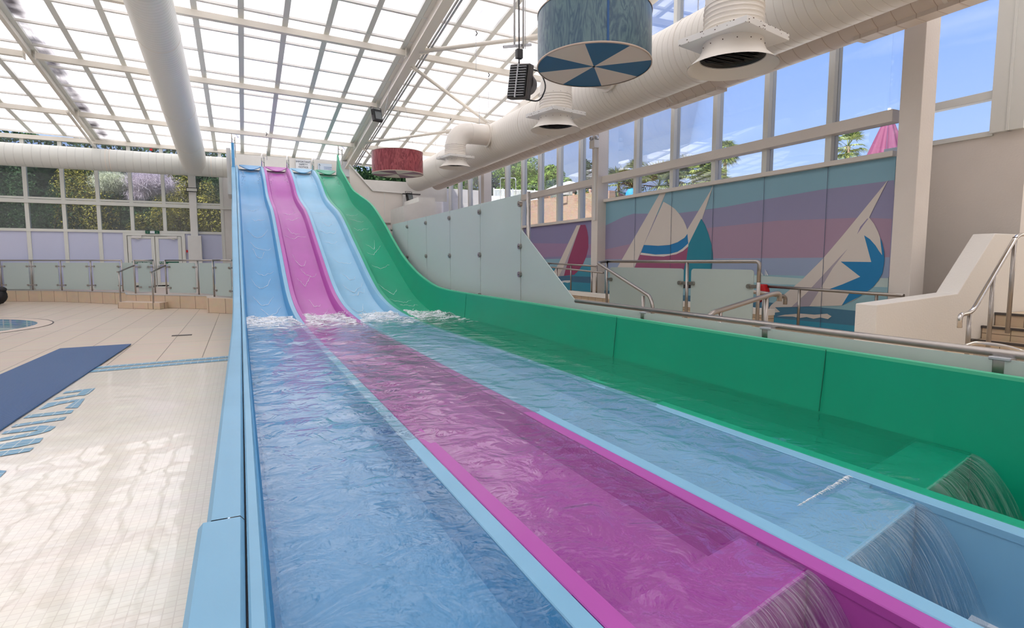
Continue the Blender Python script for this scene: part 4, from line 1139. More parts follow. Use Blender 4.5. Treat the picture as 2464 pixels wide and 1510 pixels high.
# raised planter wall with tile face at left mural
bm = BM()
la, lb_ = onx(1338, 698, 8.2), onx(1461, 712, 8.2)
box(bm, 8.2, 9.0, 12.0, 19.5, .3, .60); struct(finish(bm, 'floor_ledge', ['stairtile']))
bm = BM(); box(bm, 8.12, 8.3, 6.9, 19.5, .56, .66); struct(finish(bm, 'trim_ledge', ['warmwhite']))
bm = BM(); box(bm, 8.15, 8.28, 6.9, 19.5, .3, .56); struct(finish(bm, 'wall_ledge', ['stairtile']))
T = thing('ramp_handrail', 'long steel guard rail in front of the red sail mural', 'handrail', (8.6, 14, .6))
rr_ = [onx(1287, 631, 8.6), onx(1321, 635, 8.6), onx(1374, 638, 8.6), onx(1436, 640, 8.6)]
bm = BM(); tube(bm, [rr_[0], rr_[3]], .024, 12); finish(bm, 'top_rail', ['steel'], T)
for p in rr_[1:]: post(T, p, .6, p.z-.01, .045)
T = thing('ramp_handrail', 'lower steel handrail with a hooked end in front of the red sail mural', 'handrail', (8.4, 14, .6))
r2_ = [onx(1324, 648, 8.35), onx(1326, 642.5, 8.35), onx(1452, 656, 8.35)]
bm = BM(); tube(bm, bend(r2_, .05, 4), .024, 12); finish(bm, 'rail', ['steel'], T)
for px_ in (1340, 1424):
    p = onx(px_, 642+(px_-1326)*.107, 8.35); post(T, p, .6, p.z, .045)

# ---- murals
def art(rgb): 
    n = 'mural paint %d %d %d' % rgb
    return bpy.data.materials.get(n) or pmat(n, rgb, .55)
LAY = 0
def mural(T, name, pts, rgb, layer, conv):
    global LAY
    LAY += 1; P = [conv(*p) for p in pts]; x = XR-.013-LAY*.0005
    bm = BM()
    f = bm.faces.new([bm.verts.new((x, p.y, p.z)) for p in P]); f.normal_update()
    if f.normal.x > 0: f.normal_flip()
    bmesh.ops.triangulate(bm, faces=bm.faces); finish(bm, name, [art(rgb)], T)
def m8(x, y): return onx(1400+x/3.02, 330+y/3.02, XR)
def m7(x, y): return onx(840+x/3.775, 330+y/3.775, XR)
def yz(y, z): return V((XR, y, z))
ident = lambda y, z: V((XR, y, z))
T = thing('sailing_mural', 'large mural of yachts with white, teal and blue star sails on the right wall', 'mural', (XR, 9.3, 1.7))
bm = BM(); box(bm, XR-.012, XR-.001, 5.44, 13.15, .30, 3.06); finish(bm, 'sky_background', [art((140, 184, 202))], T)
mural(T, 'cloud_band', [(170, 642), (220, 620), (300, 580), (380, 555), (480, 555), (560, 565), (700, 552), (900, 527), (1050, 505), (1300, 458), (1750, 380), (2275, 312), (2275, 1015), (1300, 1010), (170, 1010)], (152, 150, 184), 1, m8)
zh = m8(1400, 1000).z; 
mural(T, 'haze_band', [(13.15, zh+.28), (13.15, zh+.55), (9.5, zh+.95), (7.5, zh+1.0), (5.9, zh+.95), (5.44, zh+.9), (5.44, zh+.30)], (174, 148, 172), 2, ident)
mural(T, 'haze_band', [(13.15, zh), (13.15, zh+.30), (5.44, zh+.32), (5.44, zh)], (156, 172, 202), 2, ident)
mural(T, 'sea_band', [(13.15, zh), (5.44, zh), (5.44, .30), (13.15, .30)], (150, 192, 204), 3, ident)
mural(T, 'sea_band', [(9.6, zh-.02), (8.6, zh-.0), (6.9, zh-.05), (5.44, zh-.0), (5.44, zh-.14), (7.4, zh-.17), (9.6, zh-.12)], (196, 216, 214), 4, ident)
mural(T, 'sea_band', [(13.15, zh-.55), (9, zh-.5), (5.44, zh-.55), (5.44, .30), (13.15, .30)], (76, 128, 158), 4, ident)
mural(T, 'sea_band', [(13.15, zh-.78), (9, zh-.76), (7.2, zh-.80), (5.44, zh-.78), (5.44, .30), (13.15, .30)], (60, 152, 184), 5, ident)
CRM = (224, 216, 208)
mural(T, 'left_mast_sail', [(583, 388), (622, 386), (385, 945), (335, 1060), (200, 1060), (262, 945)], CRM, 6, m8)
mural(T, 'sail_shadow', [(600, 475), (606, 478), (400, 945), (355, 1040), (335, 1060), (385, 945)], (150, 178, 180), 7, m8)
mural(T, 'spinnaker_top', [(598, 468), (640, 492), (680, 520), (715, 560), (742, 600), (760, 640), (770, 672), (773, 702), (750, 730), (700, 762), (640, 782), (560, 788), (455, 782)], CRM, 7, m8)
mural(T, 'spinnaker_blue_band', [(455, 782), (560, 789), (640, 783), (700, 763), (750, 731), (773, 700), (779, 770), (735, 810), (700, 832), (640, 848), (540, 852), (435, 838)], (24, 128, 190), 8, m8)
mural(T, 'spinnaker_white_band', [(435, 838), (540, 852), (640, 848), (700, 832), (735, 810), (779, 770), (779, 792), (740, 826), (690, 850), (600, 866), (520, 863), (428, 853)], (228, 222, 218), 8, m8)
mural(T, 'spinnaker_maroon', [(428, 853), (520, 863), (600, 866), (690, 850), (740, 826), (779, 792), (765, 890), (745, 960), (715, 1060), (340, 1060), (388, 945)], (158, 84, 122), 8, m8)
mural(T, 'middle_mast_sail', [(968, 325), (940, 390), (770, 672), (779, 775), (800, 760), (880, 590)], CRM, 9, m8)
mural(T, 'teal_sail', [(872, 592), (900, 635), (925, 700), (945, 770), (956, 840), (957, 890), (948, 950), (925, 1060), (735, 1060), (748, 960), (765, 890), (781, 775)], (32, 138, 162), 9, m8)
mural(T, 'striped_hull', [(700, 1060), (860, 1060), (860, 1095), (700, 1095)], (40, 40, 44), 9, m8)
mural(T, 'large_yacht', [(2232, 310), (2125, 520), (2080, 612), (2094, 583), (2130, 630), (2160, 690), (2175, 735), (2190, 855), (2205, 900), (2130, 1080), (1990, 1180), (1890, 1222), (1410, 1235), (1447, 1268), (1405, 1274), (1365, 1240), (1385, 1215), (1600, 1040), (1750, 890), (1900, 715), (2060, 520)], CRM, 9, m8)
mural(T, 'yacht_shadow', [(1940, 808), (1830, 950), (1740, 1100), (1660, 1228), (1528, 1233), (1640, 1130), (1760, 1000), (1880, 870)], (178, 170, 182), 10, m8)
mural(T, 'sail_slit', [(2090, 590), (2052, 640), (2006, 706), (2030, 650), (2080, 592)], (150, 140, 175), 10, m8)
mural(T, 'blue_star_sail', [(2058, 712), (2100, 740), (2140, 785), (2170, 832), (2189, 856), (2182, 800), (2173, 722), (2190, 770), (2203, 830), (2205, 900), (2192, 985), (2165, 1035), (2130, 1080), (2080, 1120), (2010, 1165), (1895, 1222), (1960, 1116), (1785, 1110), (1900, 1068), (2030, 1013), (1888, 903), (2110, 906)], (28, 130, 188), 11, m8)
mural(T, 'bow_wave', [(1425, 1300), (1480, 1288), (1600, 1280), (1700, 1288), (1790, 1281), (1822, 1300), (1795, 1320), (1740, 1308), (1690, 1318), (1640, 1305), (1590, 1312), (1540, 1302)], CRM, 10, m8)
for i, p in enumerate([[(1298, 958), (1324, 1004), (1296, 1004)], [(1334, 957), (1346, 1004), (1339, 1004)], [(1337, 955), (1362, 1003), (1351, 1004)]]):
    mural(T, 'distant_sail', p, (220, 226, 228), 10, m8)
bm = BM()
for y in (6.53, 7.82, 9.1, 10.38, 11.72): box(bm, XR-.028, XR-.026, y-.004, y+.004, .3, 3.06)
finish(bm, 'panel_joint', [art((96, 110, 136))], T)
LAY = 0
T = thing('sailing_mural', 'smaller mural of a yacht with a crimson sail, left of the white column', 'mural', (XR, 15.5, 1.7))
bm = BM(); box(bm, XR-.012, XR-.001, 13.45, 19.4, .6, 2.62); finish(bm, 'sky_background', [art((146, 142, 184))], T)
zh2 = m7(1700, 1130).z
mural(T, 'haze_band', [(13.45, zh2+.2), (13.45, zh2+.5), (19.4, zh2+.7), (19.4, zh2+.1)], (168, 140, 178), 2, ident)
mural(T, 'sea_band', [(13.45, zh2+.12), (19.4, zh2+.05), (19.4, .6), (13.45, .6)], (144, 186, 204), 3, ident)
mural(T, 'sea_band', [(13.45, zh2-.05), (14.8, zh2-.14), (19.4, zh2-.2), (19.4, .6), (13.45, .6)], (60, 156, 186), 4, ident)
mural(T, 'sea_band', [(13.45, zh2-.42), (19.4, zh2-.45), (19.4, zh2-.6), (13.45, zh2-.6)], (70, 118, 152), 5, ident)
mural(T, 'mast_sail', [(2072, 800), (2106, 797), (2060, 920), (1950, 1180), (1920, 1262), (1830, 1272), (1905, 1150)], CRM, 6, m7)
mural(T, 'sail_shadow', [(2106, 797), (2060, 940), (2000, 1100), (1955, 1258), (1910, 1262), (1950, 1180)], (186, 180, 190), 7, m7)
mural(T, 'crimson_sail', [(2106, 796), (2150, 794), (2168, 850), (2177, 910), (2178, 1000), (2160, 1080), (2130, 1150), (2085, 1215), (2050, 1248), (1955, 1258), (2000, 1100)], (158, 66, 108), 8, m7)
mural(T, 'bow_wave', [(1900, 1312), (1960, 1300), (2028, 1298), (2020, 1315), (1990, 1322), (1960, 1316), (1930, 1330)], (220, 226, 228), 8, m7)
mural(T, 'distant_sail', [(1640, 1088), (1643, 1122), (1626, 1122)], (220, 226, 228), 8, m7)

# ================================================================== DUCTS AND HANGING THINGS
def duct(T, pts, r, mat, name='duct_body', seg=40):
    bm = BM(); tube(bm, pts, r, seg, cap=False); return finish(bm, name, [mat], T, smooth=True)
def ring(T, c, d, r, w=.04, name='joint_ring', mat='ductplain', t=.012):
    c, d = V(c), V(d).normalized(); bm = BM(); tube(bm, [c-d*w/2, c+d*w/2], r+t, 40, cap=True); finish(bm, name, [mat], T, smooth='auto')
DX, DZ, DR = 7.3, 5.14, .56
T = thing('ventilation_duct', 'large white spiral duct running along the window wall', 'duct', (DX, 10, DZ))
duct(T, [(DX, 25.2, DZ), (DX, -4, DZ)], DR, 'duct_big')
for y in (22.6, 20.9, 19.0, 17.9, 13.9, 12.9, 8.9, 7.9, 3.0): ring(T, (DX, y, DZ), (0, 1, 0), DR, .05, t=.008)
for y in (22.6, 17.9, 12.9, 7.9):
    bm = BM(); tube(bm, [(DX, y, DZ+DR), (DX, y, roofz(DX, y)-.1)], .008, 6); finish(bm, 'hanger_rod', ['galv'], T)
T = thing('ventilation_duct', 'smaller cream spiral duct running behind and below the large one', 'duct', (8.22, 10, 5.0))
SX, SZ, SR = 8.22, 5.02, .34
duct(T, [(SX, 25.2, SZ), (SX, -4, SZ)], SR, 'duct_small')
for y in (21.5, 15.0, 9.4, 4.4): ring(T, (SX, y, SZ), (0, 1, 0), SR, .05, t=.006)
for y0, y1 in ((8.2, 9.6), (3.2, 5.6), (-.5, .8)):
    bm = BM(); box(bm, SX-.12, SX+.12, y0, y1, SZ-SR-.035, SZ-SR+.05); finish(bm, 'duct_outlet', ['duct_small'], T)
# roof duct and back duct
T = thing('ventilation_duct', 'large white duct hanging under the roof at upper left', 'duct', (-1.5, 20, 6))
RX = -1.52
def rd(y): return V((RX, y, roofz(RX, y)-.80))
duct(T, [rd(3), rd(8), rd(14), rd(20), rd(25.4), V((RX+.02, 26.0, 5.22))], [.46]*5+[.42], 'duct_roof')
for y in (15.9, 20.4, 23.6):
    ring(T, rd(y), (0, 1, -.13), .46, .03, t=.006)
T = thing('ventilation_duct', 'long white duct crossing above the back windows', 'duct', (-5, 26.2, 5.2))
duct(T, [(XL, 26.1, 5.22), (-.35, 26.1, 5.22)], .40, 'duct_back')
bm = BM(); tube(bm, [(-.35, 26.1, 5.22), (-.30, 26.1, 5.22)], .40, 40); finish(bm, 'end_cap', ['ductplain'], T)
for x in (-4.35, -4.22, -.9, -8.5): ring(T, (x, 26.1, 5.22), (1, 0, 0), .40, .03, t=.01)

# diffusers
def diffuser(c, sc, label, elbow, rot):
    """c = centre of the cone mouth"""
    T = thing('duct_diffuser', label, 'air vent', (0, 0, 0), 'cone diffusers on the large duct'); T.location = c
    X, Y, Z = c
    r = .31*sc
    bm = BM(); lathe(bm, c, [(.50*sc, 0), (.37*sc, .12*sc), (.335*sc, .20*sc), (.33*sc, .26*sc)], 40)
    lathe(bm, c, [(.492*sc, .002), (.365*sc, .10*sc), (.355*sc, .105*sc)], 40); finish(bm, 'cone', ['ductplain'], T, smooth=True)
    bm = BM(); m = Matrix.Translation((X, Y, Z+.30*sc)) @ Matrix.Rotation(rot, 4, 'Z')
    vs_ = bmesh.ops.create_cube(bm, size=1, matrix=m @ Matrix.Diagonal((.86*sc, .86*sc, .07*sc, 1)))
    finish(bm, 'collar_plate', ['white'], T, bevel=.004)
    bm = BM()
    rr = random.Random(int(X*100+Y)); 
    for i in range(60):
        s = rr.choice((0, 1, 2, 3)); q = rr.uniform(-.42, .42)*sc
        p = [V((q, .432*sc, 0)), V((q, -.432*sc, 0)), V((.432*sc, q, 0)), V((-.432*sc, q, 0))][s]
        w = rr.uniform(.004, .02)*sc
        mm = m @ Matrix.Translation(p+V((0, 0, rr.choice((-.03, .03, .0))*sc))) @ Matrix.Diagonal((w if s < 2 else .004, w if s > 1 else .004, rr.uniform(.003, .009), 1))
        bmesh.ops.create_cube(bm, size=1, matrix=mm)
    finish(bm, 'rust_chips', ['rust'], T)
    bm = BM(); n0 = .24*sc
    prof = [(.33*sc, .24*sc), (.33*sc, .34*sc)]
    z = .34*sc
    for i in range(6):
        prof += [(r*1.0+.006, z), (r*1.0+.022*sc, z+.012), (r*1.0+.006, z+.03*sc)]; z += .052*sc
    prof += [(r+.005, z), (r+.005, z+.02)]
    lathe(bm, c, prof, 40); finish(bm, 'ribbed_neck', ['ductplain'], T, smooth='auto')
    # grille
    bm = BM(); lathe(bm, V((X, Y, Z+.15*sc)), [(.36*sc, -.05*sc), (.34*sc, 0), (.0, .001)], 40); finish(bm, 'dark_opening', ['dark'], T)
    bm = BM()
    for i in range(7):
        yy = (-.27+.09*i)*sc; hw = math.sqrt(max(.01, (.30*sc)**2-yy**2))
        mm = Matrix.Translation((X, Y+yy, Z+.125*sc)) @ Matrix.Rotation(.5, 4, 'X') @ Matrix.Diagonal((hw*2, .05*sc, .004, 1))
        bmesh.ops.create_cube(bm, size=1, matrix=mm)
    finish(bm, 'grille', ['dark'], T)
    bm = BM()
    for i in range(14):
        a = 2*PI*i/14; bmesh.ops.create_icosphere(bm, subdivisions=1, radius=.007*sc, matrix=Matrix.Translation((X+.336*sc*math.cos(a), Y+.336*sc*math.sin(a), Z+.215*sc)))
        bmesh.ops.create_icosphere(bm, subdivisions=1, radius=.007*sc, matrix=Matrix.Translation((X+(r+.01)*math.cos(a), Y+(r+.01)*math.sin(a), Z+.68*sc)))
    finish(bm, 'rivets', ['rust'], T)
    # elbow and branch
    zt = Z+z
    pts = [V((X, Y, zt))]
    R = .42
    zc = DZ+.05
    for i in range(9):
        a = i/8*PI/2; pts.append(V((X+R*(1-math.cos(a)), Y, zc-R+R*math.sin(a))))
    pts.append(V((DX-.2, Y, zc)))
    pts = [p for i, p in enumerate(pts) if i == 0 or p.z >= zt+.02]
    bm = BM(); tube(bm, pts, r+.006, 36, cap=False); finish(bm, 'elbow', ['ductplain'], T, smooth=True)
    for p, d in ((V((X+R+.05, Y, zc)), V((1, 0, 0))), (V((X, Y, zt+.02)), V((0, 0, 1))), (V((DX-DR-.0, Y, zc)), V((1, 0, 0)))):
        ring(T, p, d, r+.006, .03, t=.008 if d.z or p.x < DX-DR-.02 else .05)
    return T
diffuser(V((5.18, 5.03, 3.70)), 1.0, 'large cone diffuser nearest the camera at top right', True, .2)
diffuser(V((5.55, 9.75, 3.98)), .95, 'cone diffuser below and behind the blue drum', True, .2)
diffuser(V((5.75, 15.95, 4.18)), .93, 'most distant cone diffuser on a bent elbow right of the red drum', True, .2)

# drums
def drum(c, r, h, label, side, seg_m, wires, a0):
    T = thing('drum_pendant', label, 'pendant lamp', c)
    bm = BM(); lathe(bm, c, [(r, 0), (r, h)], 96); lathe(bm, c, [(r-.01, h), (r-.01, 0)], 96); finish(bm, 'shade', [side], T, smooth=True)
    bm = BM(); lathe(bm, c, [(r-.005, -.008), (r+.008, -.008), (r+.008, .015), (r-.005, .015)], 96); lathe(bm, c, [(r+.004, h-.015), (r+.008, h-.015), (r+.008, h), (r-.01, h)], 96); finish(bm, 'rim', ['drum_rim'], T)
    for s in range(8):
        bm = BM(); n = 12; cv = bm.verts.new(c+V((0, 0, .0))); pr = None
        for i in range(n+1):
            a = a0+2*PI*(s+i/n)/8; v = bm.verts.new(c+V((math.cos(a)*(r-.006), math.sin(a)*(r-.006), 0)))
            if pr: bm.faces.new([cv, v, pr])
            pr = v
        finish(bm, 'base_segment', [seg_m if s % 2 else 'disc_cream'], T)
    bm = BM(); lathe(bm, c, [(.0, -.012), (.018, -.01), (.02, .0)], 12); finish(bm, 'centre_screw', ['dark'], T)
    bm = BM()
    if side == 'drum_blue':
        a = math.atan2(-c.y, -c.x)+.22; p = c+V((math.cos(a)*(r+.003), math.sin(a)*(r+.003), 0)); beam(bm, p, p+V((0, 0, h)), .03, .006, (math.cos(a), math.sin(a), 0)); finish(bm, 'seam', [pmat('deep blue seam', (26, 84, 140), .4)], T)
    else: bm.free()
    for i in range(wires):
        a = 2*PI*i/wires+.4; p = c+V((math.cos(a)*r*.9, math.sin(a)*r*.9, h)); q = V((c.x+math.cos(a)*r*.2, c.y+math.sin(a)*r*.2, roofz(c.x, c.y)-.15))
        bm = BM(); tube(bm, [p, q], .004, 5); finish(bm, 'wire', ['galv'], T)
    return T
_ax = V((_r.x, _r.y, 0))
d = ray(1429, 160); c = EYE+d*(8.0/FPX); drum(c, .79, .70, 'large blue grey drum pendant with a teal and cream segmented base', 'drum_blue', 'disc_blue', 3, math.radians(93)).rotation_euler = Matrix.Rotation(math.radians(-3), 3, _ax).to_euler()
d = ray(957, 419); c = EYE+d*(17.6/FPX); drum(c, .775, .66, 'dark red drum pendant with plum and cream segments, further back', 'drum_red', 'disc_red', 3, math.radians(70))

# hanging fan heater
d = ray(1249, 196); c = EYE+d*(9.3/FPX)
T = thing('fan_heater', 'dark grey louvred fan heater hanging left of the blue drum', 'heater', c)
R3 = Matrix.Translation(c) @ Matrix.Rotation(math.radians(-61), 4, 'Z') @ Matrix.Rotation(math.radians(8), 4, 'Y')
def hb(bm, x0, x1, y0, y1, z0, z1):
    vs_ = box(bm, x0, x1, y0, y1, z0, z1)
    for v in vs_: v.co = R3 @ v.co
bm = BM(); hb(bm, -.20, .20, -.03, .10, -.27, .27); finish(bm, 'case', ['darkgrey'], T, bevel=.02)
bm = BM(); hb(bm, -.17, .17, -.05, -.03, -.24, .24); finish(bm, 'recess', ['dark'], T)
bm = BM()
for i in range(12): hb(bm, -.16, .16, -.075, -.05, -.23+.04*i, -.222+.04*i)
hb(bm, -.012, .012, -.08, -.05, -.26, .26); finish(bm, 'louvres', ['galv'], T)
bm = BM(); bmesh.ops.create_cone(bm, cap_ends=True, segments=28, radius1=.22, radius2=.15, depth=.22, matrix=R3 @ Matrix.Translation((0, .2, 0)) @ Matrix.Rotation(-PI/2, 4, 'X')); finish(bm, 'fan_housing', ['darkgrey'], T, smooth='auto')
bm = BM(); tube(bm, [R3 @ V(p) for p in bend([(.1, .1, -.26), (.28, .25, -.27), (.30, .38, 0), (.16, .34, .24), (0, .2, .25)], .15)], .012, 8); finish(bm, 'cable', ['dark'], T)
bm = BM(); box(bm, c.x-.05, c.x+.05, c.y-.04, c.y+.04, c.z+.36, c.z+.50); finish(bm, 'junction_box', ['dark'], T)
bm = BM(); tube(bm, [c+V((0, 0, .26)), c+V((0, 0, .55)), V((c.x-.02, c.y, roofz(c.x, c.y)-.1))], .012, 8); finish(bm, 'chain', ['dark'], T)
bm = BM(); beam(bm, c+V((-.28, 0, .50)), c+V((.28, .12, .66)), .03, .04); finish(bm, 'bracket_channel', ['galv'], T)
for dx in (-.06, .10, .14):
    bm = BM(); tube(bm, [c+V((dx, .05, .55)), V((c.x+dx, c.y+.05, roofz(c.x, c.y)-.1))], .018 if dx < .12 else .006, 8); finish(bm, 'drop_pipe', ['white'], T)

# floodlights
def flood(c, label, ang, sc=1.0):
    T = thing('floodlight', label, 'lamp', c)
    R = Matrix.Translation(c) @ Matrix.Rotation(ang, 4, 'Z') @ Matrix.Rotation(math.radians(-14), 4, 'X') @ Matrix.Scale(sc, 4)
    def bb(*a):
        bm = BM(); vs_ = box(bm, *a)
        for v in vs_: v.co = R @ v.co
        return bm
    finish(bb(-.16, .16, -.06, .06, -.19, .19), 'housing', ['dark'], T, bevel=.01)
    finish(bb(-.10, .13, -.07, -.06, -.14, .10), 'lens', [pmat('dull glass lens', (110, 116, 116), .25)], T)
    bm = BM(); tube(bm, [R @ V(p) for p in ((-.18, 0, 0), (-.18, 0, .26), (.18, 0, .26), (.18, 0, 0))], .012, 6); finish(bm, 'bracket', ['dark'], T)
flood(ony(907, 278, 17.6), 'black square floodlight fixed to the big roof rafter', .35, .95)
flood(ony(985, 474, 22.5), 'black floodlight on the dark bracket below the far end of the ducts', .35, .85)
# hooks and thin hanging wires
for i, (x, y, lb) in enumerate([(640, 322, 'thin hanging wire over the blue lane top'), (1145, 80, 'thin hanging wire left of the heater'), (1175, 180, 'thin hanging wire right above the duct elbow'), (1083, 285, 'thin hanging wire with a black hook above the duct elbow')]):
    p = roofpt(x, y, -.28)
    T = thing('hanging_wire', lb, 'wire', p, 'thin wires hanging from the purlins')
    bm = BM(); tube(bm, [p, p-V((0, 0, .95))], .006, 5); finish(bm, 'wire', ['galv'], T)
    bm = BM(); tube(bm, [p+V((0, 0, .06)), p+V((.04, 0, .0)), p-V((0, 0, .06))], .014, 6); finish(bm, 'hook', ['dark'], T)
# camera box on column at right
p = onx(1430, 347, XR-.35)
T = thing('sensor_box', 'white box with small sensors high on the column between the murals', 'sensor', p)
bm = BM(); box(bm, p.x-.08, p.x+.08, p.y-.12, p.y+.12, p.z-.10, p.z+.10); finish(bm, 'box', ['white'], T, bevel=.005)
bm = BM(); bmesh.ops.create_icosphere(bm, subdivisions=2, radius=.06, matrix=Matrix.Translation(p+V((-.04, .08, .16)))); bmesh.ops.create_icosphere(bm, subdivisions=2, radius=.06, matrix=Matrix.Translation(p+V((0, -.1, .16)))); finish(bm, 'sensors', ['galv'], T, smooth=True)
bm = BM(); box(bm, p.x+.02, p.x+.10, p.y-.05, p.y+.03, p.z-2.0, p.z-.10); finish(bm, 'cable_trunking', ['white'], T)

# ================================================================== SLIDE TOWER
T = thing('start_tower', 'cream panelled start tower at the head of the slide lanes', 'tower', (2, 26, 5))
bm = BM(); box(bm, -.30, 4.1, 26.15, 26.25, 4.6, 5.80); finish(bm, 'back_panel', ['white'], T)
bm = BM(); box(bm, -.30, 4.1, 24.82, 26.2, 4.9, 5.02); finish(bm, 'platform', ['frame'], T)
bm = BM(); box(bm, -.33, -.18, 24.45, 26.2, 4.0, 5.72); finish(bm, 'side_panel', ['white'], T)
bm = BM(); box(bm, 2.98, 3.1, 26.3, 26.4, 5.3, 5.85); box(bm, 3.08, 4.6, 26.35, 26.6, 5.2, 5.85); finish(bm, 'upper_box', ['sign_white'], T)
for i, (x, zz) in enumerate(((.7, 0), (1.6, 0), (2.6, 0))):
    bm = BM(); box(bm, x-.004, x+.004, 26.145, 26.15, 4.7, 5.68); finish(bm, 'panel_joint', ['frame'], T)
# right flank: stair enclosure facing the camera
yF = 23.0
prof = [(3.86, 5.45), (4.78, 4.28), (5.98, 4.22), (5.98, 3.18), (4.1, 3.05), (3.86, 4.2)]
prof = [(3.95, ony(820, 395, yF).z), (ony(895, 458, yF).x, ony(895, 458, yF).z), (ony(968, 464, yF).x, ony(968, 464, yF).z), (ony(968, 522, yF).x, ony(968, 524, yF).z), (3.95, 3.15)]
bm = BM(); prism(bm, [V((x, yF, z)) for x, z in prof], (0, .06, 0)); finish(bm, 'front_panel', ['cream'], T)
xe = prof[2][0]
bm = BM(); box(bm, xe, xe+.22, yF-.1, yF+1.8, prof[3][1], prof[2][1]); finish(bm, 'end_box', ['white'], T)
bm = BM()
for (a, b) in zip(prof[:2], prof[1:3]): beam(bm, (a[0], yF, a[1]), (b[0]+.02, yF, b[1]), .16, .05, (0, 0, 1))
finish(bm, 'capping', ['white'], T)
bm = BM(); box(bm, 4.2, xe+.15, yF-.05, yF+1.5, 3.0, prof[3][1]); finish(bm, 'under_beam', ['cream'], T)
for x in (4.62, 5.28):
    bm = BM(); box(bm, x-.012, x+.012, yF-.015, yF, prof[3][1]+.02, 4.2); finish(bm, 'cover_strip', ['white'], T)
bm = BM(); box(bm, 4.25, 5.4, yF+.1, yF+1.4, .3, 3.0); finish(bm, 'pier', ['cream'], T)
# support under the slide slope
bm = BM()
rows = []
pts = [(y, interp(PROF, y)-.5) for y in [11.5+.6*i for i in range(23)]]
top = [V((.05, y, max(-.3, z))) for y, z in pts]+[V((.05, 24.8, 4.6))]
poly_ = top+[V((.05, 24.8, -.3)), V((.05, 11.5, -.3))]
prism(bm, poly_, (3.65, 0, 0)); finish(bm, 'slide_support', ['cream'], T)
# white boxes right of tower
T = thing('white_cabinet', 'tall white boxed cabinet behind the left end of the glass screen', 'cabinet', (5, 19, .3))
a, b = ony(972, 490, 20.0), ony(1015, 483, 20.0); c_ = ony(1045, 476, 20.5)
bm = BM(); prism(bm, [V((a.x, 20.0, .3)), V((b.x, 20.0, .3)), V((b.x, 20.0, b.z)), V((a.x, 20.0, a.z-.06))], (0, 2.0, 0)); finish(bm, 'front_body', ['white'], T)
bm = BM(); box(bm, b.x, c_.x, 20.4, 22.4, .3, c_.z); finish(bm, 'rear_body', ['white'], T)
bm = BM(); box(bm, 4.6, 8.9, 25.9, 26.0, 4.25, 5.05); o = finish(bm, 'bulkhead', ['white']); tag(o, 'white bulkhead panel beneath the red drum at the back', 'panel')
bm = BM(); p1, p2 = ony(970, 463, 22.6), ony(1012, 470, 22.6); box(bm, p1.x, p2.x, 22.6, 22.75, p2.z+.02, p1.z-.02); o = finish(bm, 'duct_bracket', ['darkgrey']); tag(o, 'dark bracket shelf below the far end of the ducts', 'bracket')
# notices on the tower
c1 = ony(731, 397, 26.1)
T = thing('safety_notice', 'white sign reading IMPORTANT SAFETY NOTICE above the light blue lane', 'sign', c1)
bm = BM(); box(bm, c1.x-.32, c1.x+.27, 26.10, 26.12, c1.z-.24, c1.z+.22); finish(bm, 'board', ['sign_white'], T)
text('IMPORTANT\nSAFETY\nNOTICE', .105, V((c1.x-.02, 26.095, c1.z+.02)), FACE, 'ink', T, spacing=1.05)
c2_ = ony(783, 405, 26.1)
T = thing('slide_notice', 'pale blue notice with an upward arrow above the green lane', 'sign', c2_)
bm = BM(); box(bm, c2_.x-.30, c2_.x+.27, 26.10, 26.12, c2_.z-.20, c2_.z+.20); finish(bm, 'board', [pmat('pale blue board', (214, 228, 244), .5)], T)
bm = BM(); beam(bm, (c2_.x-.24, 26.095, c2_.z-.15), (c2_.x-.24, 26.095, c2_.z+.16), .004, .02, (0, 1, 0)); beam(bm, (c2_.x-.28, 26.095, c2_.z+.10), (c2_.x-.24, 26.095, c2_.z+.17), .004, .02, (0, 1, 0)); beam(bm, (c2_.x-.20, 26.095, c2_.z+.10), (c2_.x-.24, 26.095, c2_.z+.17), .004, .02, (0, 1, 0)); finish(bm, 'arrow', ['ink'], T)
bm = BM()
rr = random.Random(5)
for r_ in range(3):
    x = c2_.x-.06
    while x < c2_.x+.22:
        w_ = rr.uniform(.015, .05); box(bm, x, x+w_, 26.093, 26.097, c2_.z+.04-.07*r_, c2_.z+.065-.07*r_); x += w_+.012
finish(bm, 'small_print', ['inkblue'], T)

